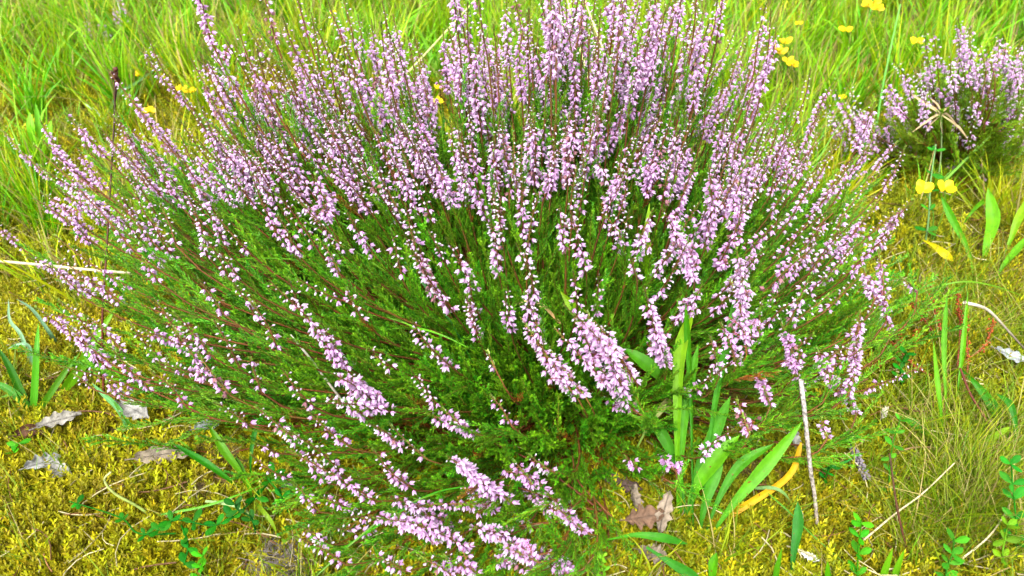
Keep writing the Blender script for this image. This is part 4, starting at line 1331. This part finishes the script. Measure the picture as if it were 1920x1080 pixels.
# ------------------------------------------------------------------ dead oak leaves on the moss
def dead_leaf(label, px, py, size_px, ang, z, c, curl=0.5, tilt=(0.2, 0.2), lobes=4, asp=0.42, seed=0, group=None):
    r = np.random.default_rng(900 + seed)
    p = pz(px, py, z + 0.004)
    L = size_px / FPX * depth_of(p)
    n, ac = 30, 7
    t = np.linspace(0, 1, n)
    env = np.sin(math.pi * np.clip(t * 0.93 + 0.05, 0, 1)) ** 0.75
    w = asp * L * 0.5 * env * (1 + r.uniform(0.12, 0.3) * np.sin(t ** r.uniform(0.7, 1.3) * lobes * 6.283 + r.uniform(0, 6)) + 0.12 * np.sin(t * r.uniform(20, 40)))
    w2 = asp * L * 0.5 * env * (1 + r.uniform(0.12, 0.3) * np.sin(t ** r.uniform(0.7, 1.3) * lobes * 6.283 + r.uniform(0, 6)) + 0.12 * np.sin(t * r.uniform(20, 40)))
    u = np.linspace(-1, 1, ac)
    V = np.zeros((n, ac, 3))
    bend = r.uniform(-0.10, 0.14)
    for j in range(ac):
        ww = np.where(u[j] < 0, w, w2)
        V[:, j, 0] = (t - 0.5) * L
        V[:, j, 1] = u[j] * ww + bend * L * np.sin(t * 3)
        V[:, j, 2] = curl * L * (0.45 * u[j] ** 2 * asp + 0.28 * (t - 0.5) ** 2) + 0.02 * L * np.sin(9 * t + 5 * u[j] + seed) + r.normal(0, 0.006 * L, n)
    V = V.reshape(-1, 3)
    Rm = np.array((Matrix.Rotation(ang, 3, 'Z') @ Matrix.Rotation(tilt[0], 3, 'X') @ Matrix.Rotation(tilt[1], 3, 'Y')))
    V = V @ Rm.T + p
    i = np.arange(n - 1)[:, None] * ac; j = np.arange(ac - 1)[None]
    q = np.stack([i + j, i + j + 1, i + ac + j + 1, i + ac + j], -1).reshape(-1, 4)
    f = np.vstack([q[:, [0, 1, 2]], q[:, [0, 2, 3]]])
    cc = np.repeat((c * np.ones((n, 1)))[:, None], ac, 1)
    cc[:, ac // 2] *= 0.75
    root = empty("dead_leaf", p, label, "dead leaf", group or "dead leaves on the moss")
    mb = MB(); mb.add(V, f, cc.reshape(-1, 3)); mb.build("leaf_blade", M_DEAD, root)
    mb = MB()
    mid = V.reshape(n, ac, 3)[:, ac // 2]
    st = np.vstack([mid[:1] - (mid[3] - mid[0]) * 1.6, mid[::3]]) + np.array([0, 0, 0.0004])
    mb.tube(st, np.linspace(0.0009, 0.0003, len(st)) * (L / 0.05), 4, c * 0.6); mb.build("leaf_stalk", M_DEAD, root)


GREY = S(160, 158, 150); BRN = S(136, 108, 84); TAN = S(150, 136, 116)
for k, a in enumerate([
    ("curled silvery dead leaf at the lower left, whitest on the moss", 82, 868, 60, 0.5, 0.016, S(165, 165, 160), 0.9, (0.5, 0.1)),
    ("grey dead leaf scrap just right of the curled silvery leaf", 112, 882, 55, -0.3, 0.013, GREY, 0.6, (0.2, 0.1)),
    ("long brownish oak leaf lying on the lower left moss", 308, 858, 100, 0.12, 0.018, TAN, 0.5, (0.35, 0.05)),
    ("grey torn leaf under the left edge of the heather", 255, 772, 80, -0.5, 0.022, GREY, 0.6, (0.3, 0.0)),
    ("bluish grey leaf between heather twigs at the lower left", 392, 795, 55, 0.7, 0.022, S(160, 168, 168), 0.5, (0.3, 0.2)),
    ("thin grey leaf on the moss near the left grass tuft", 112, 790, 75, 0.5, 0.014, S(165, 160, 148), 0.6, (0.4, 0.1)),
    ("brown folded leaf behind the curled silvery leaf", 58, 815, 55, 0.1, 0.012, S(90, 58, 40), 0.9, (0.6, 0.1)),
    ("brown dead leaf left of the plantain stalks", 1205, 970, 75, 0.2, 0.030, BRN, 0.9, (0.5, 0.1)),
    ("grey brown dead oak leaf touching the plantain stalks", 1246, 960, 80, 1.25, 0.030, TAN, 0.6, (0.1, -0.4)),
    ("tan dead leaf on edge above the brown leaf, left of the plantain", 1190, 940, 60, 1.9, 0.02, TAN, 0.9, (0.6, -0.3)),
    ("pale dead leaf by the bottom edge below the plantain", 1225, 1045, 60, -0.5, 0.012, TAN, 0.7, (0.3, 0.1)),
    ("silvery grey dead leaf at the right edge of the moss", 1900, 668, 60, -0.7, 0.02, S(170, 176, 176), 0.6, (0.4, 0.0)),
    ("small white dead leaf beside the white twig foot", 1518, 1045, 34, -0.5, 0.012, S(225, 225, 220), 0.8, (0.4, 0.1)),
    ("half hidden grey leaf among the lowest heather branches", 738, 900, 45, 1.4, 0.02, S(200, 200, 190), 0.5, (0.2, 0.2)),
    ("dark brown dead leaf in the shade left of the plantain clump", 1165, 905, 80, -0.4, 0.015, S(100, 80, 70), 0.6, (0.3, 0.1)),
    ("small grey leaf at the right end of the clover patch", 545, 905, 40, 0.9, 0.014, S(170, 165, 160), 0.6, (0.2, 0.2)),
    ("narrow pale dead leaf under the heather's lower right flowers", 1490, 825, 45, 1.2, 0.02, S(190, 190, 180), 0.6, (0.2, 0.2)),
    ("folded pale dead leaf on the moss right of the lilac flowers", 1655, 775, 38, 0.9, 0.018, S(205, 200, 175), 0.9, (0.5, 0.1)),
]):
    dead_leaf(*a, seed=k, asp=[0.42, 0.5, 0.34][k % 3])


# fallen grey heather spike
def fallen_spike():
    p0 = pz(1588, 822, 0.02); p1 = pz(1624, 900, 0.018)
    path = catmull([p0, (p0 + p1) / 2 + np.array([0, 0, 0.004]), p1], 10)
    root = empty("fallen_spike", p0, "withered grey flower spike lying on the moss right of the white twig", "flower spike")
    mb = MB(); mb.tube(path, 0.0012, 4, S(70, 68, 65)); mb.build("stem", M_DEAD, root)
    D, P = [], []
    t = nrm(p1 - p0)
    for k in range(44):
        s = 0.25 + 0.75 * k / 44
        a = k * 2.4
        x = nrm(np.cross(t, [0, 0, 1])); y = np.cross(t, x)
        D.append(t * 0.6 + x * math.cos(a) + y * math.sin(a)); P.append(p0 + (p1 - p0) * s + np.array([0, 0, 0.003]))
    mb = MB(); mb.stamp(BUD[0] * np.array([1.3, 1.3, 1]), BUD[1], np.ones_like(BUD[2]), basis(np.array(D), np.zeros(44)) * 0.0058, np.array(P), S(165, 155, 165) * rng.uniform(0.6, 1.1, (44, 1)))
    o = mb.build("withered_flowers", M_DEAD, root); o["kind"] = "stuff"


fallen_spike()


def fuzz_ball():
    c = pz(525, 1068, 0.0)
    mb = MB()
    for k in range(420):
        a = rng.uniform(0, 6.28); r = 0.028 * math.sqrt(rng.random())
        b = c + np.array([r * math.cos(a), r * math.sin(a) * 0.8, 0.004 + 0.012 * (1 - (r / 0.028) ** 2) * rng.random()])
        L = rng.uniform(0.008, 0.022); az = rng.uniform(0, 6.28)
        d = nrm(np.array([math.cos(az), math.sin(az), rng.uniform(-0.1, 0.6)]))
        m = b + d * L * 0.5 + rng.normal(0, 0.002, 3)
        mb.tube(np.array([b, m, b + d * L + rng.normal(0, 0.003, 3)]), 0.00022, 3, S(150, 138, 132) * rng.uniform(0.5, 1.1))
    o = mb.build("matted_hair", M_STRAW)
    tag(o, "matted grey brown tangle of dead roots at the bottom edge", "tangle")


fuzz_ball()


# ------------------------------------------------------------------ clovers, trefoils and seedlings
def leaflet_mb(p, d, nrmv, L, W, c):
    n = 7
    t = np.linspace(0, 1, n)
    path = p + d * (t * L)[:, None] + nrmv * (-0.15 * L * t ** 2)[:, None]
    w = W * 0.5 * np.interp(t, [0, 0.25, 0.6, 0.85, 1], [0.1, 0.7, 1.0, 0.7, 0.05])
    mb = MB(); mb.ribbon(path, w, np.cross(nrmv, d), c, c * 1.1, 0.22, 5, 0.05)
    return mb


def leafy_stem(name, label, cat, ctrl, nodes, leaf_px, c, per=3, group=None, stem_px=4, stem_c=None, opp=False):
    pts = [pz(q[0], q[1], q[2] + 0.008) for q in ctrl]
    path = catmull(pts, 20)
    root = empty(name, pts[0], label, cat, group)
    dep = depth_of(path[10])
    mb = MB(); mb.tube(path, np.linspace(1, 0.6, 20) * stem_px / FPX * dep * 0.5, 5, c * 0.9 if stem_c is None else stem_c); mb.build("stem", M_CLOVER, root)
    T = nrm(np.gradient(path, axis=0))
    L = 0.88 * leaf_px / FPX * dep
    for k in range(nodes):
        s = (k + 0.9) / nodes
        i = min(int(s * 19), 19)
        a0 = rng.uniform(0, 6.28) if not opp else (k % 2) * 1.57 + 0.4
        for q in range(per):
            a = a0 + q * 6.283 / per + rng.normal(0, 0.2)
            d = nrm(np.array([math.cos(a), math.sin(a), rng.uniform(0.1, 0.6)]) + T[i] * 0.3)
            nv = nrm(np.array([0, -0.25, 1.0]) - d * np.dot(d, [0, -0.25, 1.0]))
            l = L * rng.uniform(0.7, 1.1)
            leaflet_mb(path[i], nrm(d + rng.normal(0, 0.2, 3)), nv, l, l * rng.uniform(0.42, 0.58), c * rng.uniform(0.7, 1.2)).build("leaflet", M_CLOVER, root)


CG = S(26, 118, 6); CB = S(30, 104, 20); CL = S(66, 164, 4)
leafy_stem("clover_vine", "trailing clover vine with dark green leaflets on the lower left moss", "clover", [(500, 910, 0.02), (450, 960, 0.03), (400, 985, 0.03), (330, 975, 0.03), (290, 1000, 0.025)], 6, 32, CG, 3)
leafy_stem("clover_vine", "clover sprig with bluish leaflets right of the clover vine", "clover", [(480, 1000, 0.01), (470, 970, 0.03), (445, 955, 0.035), (440, 945, 0.04)], 3, 26, CB, 3)
leafy_stem("clover_vine", "clover sprig with rounded leaflets by the small grey leaf", "clover", [(540, 960, 0.01), (525, 925, 0.03), (505, 900, 0.04), (515, 885, 0.045)], 3, 26, CG, 3)
leafy_stem("clover_vine", "thin clover runner reaching left over the moss", "clover", [(330, 1000, 0.015), (260, 1000, 0.02), (225, 970, 0.025), (130, 940, 0.02)], 3, 24, CG, 3)
leafy_stem("clover_vine", "clover shoot hanging below the clover vine", "clover", [(340, 985, 0.02), (350, 1010, 0.025), (352, 1030, 0.025), (345, 1060, 0.02)], 3, 30, CG, 2)
leafy_stem("clover_vine", "small bright sprig at the bottom edge left of the grey tangle", "clover", [(375, 1110, 0.0), (375, 1090, 0.015), (378, 1060, 0.03), (380, 1040, 0.04)], 3, 28, CL, 3)
leafy_stem("clover_sprig", "two round clover leaflets at the left edge by the brown leaf", "clover", [(20, 860, 0.0), (25, 850, 0.01), (30, 840, 0.02), (35, 832, 0.025)], 2, 24, CL, 3)
leafy_stem("trefoil_sprig", "bright trefoil sprig with broad leaflets at the bottom right, leftmost of its kind", "trefoil", [(1610, 1110, 0.0), (1608, 1060, 0.02), (1612, 1010, 0.045), (1615, 975, 0.065)], 4, 34, CL, 3, opp=True)
leafy_stem("trefoil_sprig", "trefoil sprig at the bottom edge right of the pointed blade pair", "trefoil", [(1770, 1110, 0.0), (1775, 1070, 0.02), (1785, 1040, 0.03), (1790, 1010, 0.045)], 4, 30, S(72, 156, 26), 3, opp=True)
leafy_stem("trefoil_sprig", "slender trefoil with round leaflets standing on the moss right of the lilac flowers", "trefoil", [(1668, 940, 0.0), (1668, 880, 0.03), (1675, 830, 0.055), (1690, 780, 0.08)], 6, 24, S(74, 150, 24), 2, opp=True, stem_px=3)
leafy_stem("trefoil_sprig", "dense trefoil sprig at the right edge above the straw", "trefoil", [(1905, 1050, 0.0), (1905, 980, 0.03), (1900, 920, 0.06), (1895, 860, 0.085)], 5, 34, S(50, 146, 28), 3, opp=True)
leafy_stem("trefoil_sprig", "yellowish trefoil sprig low at the right edge", "trefoil", [(1890, 1080, 0.0), (1880, 1040, 0.02), (1885, 1010, 0.03), (1890, 980, 0.04)], 3, 30, S(110, 164, 14), 3, opp=True)
leafy_stem("trefoil_sprig", "small dark trefoil on the moss left of the withered spike", "trefoil", [(1545, 905, 0.0), (1548, 895, 0.012), (1552, 885, 0.02), (1560, 875, 0.025)], 3, 18, CG, 3)
leafy_stem("trefoil_sprig", "leafy stem under the yellow flowers at the right", "trefoil", [(1735, 460, 0.0), (1742, 400, 0.05), (1745, 340, 0.09), (1755, 270, 0.14)], 5, 24, S(56, 146, 24), 3, stem_px=4, stem_c=S(150, 205, 130))
leafy_stem("trefoil_sprig", "short trefoil with dark leaflets at the right, below the heather's last flowers", "trefoil", [(1690, 720, 0.0), (1688, 700, 0.02), (1692, 680, 0.03), (1700, 660, 0.045)], 4, 22, CG, 3)
leafy_stem("heather_seedling", "tiny young heather shoot at the bottom edge below the brown leaves", "seedling", [(1132, 1110, 0.0), (1132, 1085, 0.015), (1131, 1060, 0.03), (1130, 1040, 0.04)], 7, 16, S(120, 190, 30), 3)


# yellow flowers
def yellow_flower(label, cat, heads, root_px, size_px, pea=True, group="yellow meadow flowers"):
    rp = pz(*root_px)
    root = empty("yellow_flower", rp, label, cat, group)
    for (hx, hy, hz) in heads:
        p = pz(hx, hy, hz)
        L = 0.9 * size_px / FPX * depth_of(p)
        path = catmull([rp, (rp + p) / 2 + np.array([0.005, 0, 0.01]), p], 8)
        mb = MB(); mb.tube(path, 0.0009, 4, S(110, 170, 50)); mb.build("stem", M_CLOVER, root)
        n = 4 if pea else 5
        for k in range(n):
            a = k * 6.283 / n + rng.uniform(0, 1)
            d = nrm(np.array([math.cos(a), math.sin(a) - 0.2, rng.uniform(0.3, 0.9)]))
            nv = nrm(np.array([0, -0.6, 0.8]) - d * np.dot(d, [0, -0.6, 0.8]))
            l = L * rng.uniform(0.5, 0.75)
            leaflet_mb(p, d, nv, l, l * (0.9 if pea else 0.6), S(255, 222, 0) * np.array([1, rng.uniform(0.85, 1.02), 1])).build("petal", M_YELLOW, root)
        if not pea:
            mb = MB()
            for k in range(9):
                d = nrm(rng.normal(0, 1, 3) + np.array([0, -0.5, 1.6])); mb.tube(np.array([p, p + d * L * 0.35]), 0.0003, 3, S(245, 190, 0))
            mb.build("stamens", M_YELLOW, root)


yellow_flower("pair of yellow trefoil flowers at the right, below the smaller heather", "yellow flower", [(1733, 356, 0.09), (1772, 352, 0.09)], (1745, 460, 0), 34)
yellow_flower("yellow flower head alone in the upper right meadow", "yellow flower", [(1717, 78, 0.10)], (1715, 150, 0), 30)
yellow_flower("large yellow flower cluster at the top edge, right of centre", "yellow flower", [(1628, 12, 0.14), (1645, 18, 0.14), (1636, 6, 0.15)], (1640, 110, 0), 28, False)
yellow_flower("orange yellow flower cluster just right of the tall heather spikes", "yellow flower", [(1456, 92, 0.14), (1470, 80, 0.14), (1462, 100, 0.13)], (1470, 190, 0), 26, False)
yellow_flower("orange yellow pair of flowers below the orange cluster", "yellow flower", [(1476, 116, 0.12), (1487, 122, 0.12)], (1485, 200, 0), 24, False)
yellow_flower("small yellow flower left of the lone flower head", "yellow flower", [(1586, 56, 0.10)], (1588, 120, 0), 22)
yellow_flower("tiny yellow flower nearest the orange cluster on its right", "yellow flower", [(1497, 44, 0.10)], (1498, 110, 0), 14)
yellow_flower("yellow flower pair above the left heather spikes", "yellow flower", [(340, 168, 0.07), (355, 172, 0.07)], (350, 240, 0), 24, False)
yellow_flower("yellow flower low beside the left heather spikes", "yellow flower", [(281, 209, 0.06)], (282, 260, 0), 26)
yellow_flower("yellow flower highest at the upper left beside the dark seed head", "yellow flower", [(262, 140, 0.06)], (262, 190, 0), 18)
yellow_flower("faint yellow flower among the top centre heather", "yellow flower", [(824, 165, 0.2), (822, 190, 0.18)], (830, 300, 0), 20, False)
yellow_flower("small yellow flower in the grass between the two heather shrubs", "yellow flower", [(1580, 183, 0.06)], (1582, 220, 0), 16)
yellow_flower("tiny yellow flower at the top edge left of centre", "yellow flower", [(622, 24, 0.10)], (622, 90, 0), 14)


# red sheep's sorrel
def sorrel(label, stems):
    root = empty("sorrel_plant", pz(*stems[0][0]), label, "sorrel", "red sorrel stems in the right moss")
    for ctrl in stems:
        path = catmull([pz(*c) for c in ctrl], 16)
        mb = MB(); mb.tube(path, np.linspace(0.0014, 0.0006, 16), 4, S(180, 95, 75), S(160, 75, 45)); o = mb.build("stem", M_CLOVER, root)
        D, P = [], []
        for k in range(46):
            s = rng.uniform(0.35, 1.0); i = int(s * 15)
            D.append(rng.normal(0, 1, 3) + np.array([0, 0, -0.3])); P.append(path[i] + rng.normal(0, 0.0016, 3))
        mb = MB(); mb.stamp(BUD[0] * np.array([1.6, 1.6, 1]), BUD[1], np.ones_like(BUD[2]), basis(np.array(D), np.zeros(46)) * 0.0030, np.array(P), S(200, 105, 50) * rng.uniform(0.6, 1.2, (46, 1)))
        c = mb.build("seeds", M_CLOVER, o); c.matrix_parent_inverse = Matrix.Identity(4); c["kind"] = "stuff"


sorrel("red sorrel with a thick pink stem at the right, leaning left", [[(1780, 665, 0.0), (1765, 620, 0.03), (1752, 580, 0.05), (1745, 535, 0.08)], [(1775, 650, 0.0), (1740, 610, 0.03), (1720, 580, 0.05), (1700, 560, 0.07)]])
sorrel("red sorrel arching right of the wide upright leaves", [[(1810, 740, 0.0), (1815, 680, 0.03), (1812, 620, 0.05), (1812, 570, 0.08)], [(1800, 680, 0.01), (1840, 655, 0.03), (1858, 620, 0.04), (1862, 595, 0.05)], [(1795, 690, 0.01), (1800, 620, 0.04), (1798, 580, 0.06), (1796, 545, 0.08)]])
sorrel("low red sorrel sprigs below the heather's rightmost flowers", [[(1760, 710, 0.0), (1720, 690, 0.02), (1690, 660, 0.03), (1672, 640, 0.04)], [(1720, 680, 0.0), (1715, 650, 0.02), (1716, 635, 0.03), (1718, 615, 0.04)], [(1690, 660, 0.0), (1688, 640, 0.02), (1684, 625, 0.03), (1678, 612, 0.04)]])
stalk("pink_stem", "thick pink leaning stem at the lower right behind the wide leaves", "stem", [(1865, 840, 0.0), (1850, 790, 0.03), (1820, 740, 0.05), (1800, 690, 0.07)], 5, S(150, 92, 76), S(140, 80, 62), M_CLOVER, taper=(1, 0.8))
stalk("pink_stem", "short red stem piece below the thick pink stem", "stem", [(1890, 880, 0.0), (1882, 868, 0.01), (1872, 850, 0.02), (1866, 836, 0.03)], 5, S(140, 60, 55), S(140, 80, 62), M_CLOVER, taper=(1, 0.8))


# dried grass panicle over the smaller heather
def panicle():
    c = pz(1765, 215, 0.14)
    root = empty("dry_panicle", pz(1770, 345, 0.02), "dry beige grass seed head spreading over the smaller heather", "seed head")
    mb = MB(); mb.tube(catmull([pz(1758, 350, 0.02), pz(1765, 280, 0.08), c], 10), 0.0012, 4, S(175, 210, 140)); mb.build("stem", M_GRASS, root)
    for (x, y) in ((1703, 172), (1735, 190), (1790, 195), (1755, 200), (1710, 248), (1732, 262), (1795, 235), (1815, 262), (1745, 185), (1768, 252)):
        e = pz(x, y, 0.14 + rng.uniform(-0.02, 0.03))
        mb = MB(); m = (c + e) / 2 + rng.normal(0, 0.004, 3)
        mb.ribbon(catmull([c, m, e], 6), np.array([0.0006, 0.001, 0.0014, 0.0014, 0.001, 0.0002]) * 1.2, np.array([0.2, 0.5, 0.6]), S(210, 190, 140), S(190, 160, 120), 0.4, 3)
        mb.build("spikelet", M_STRAW, root)


panicle()
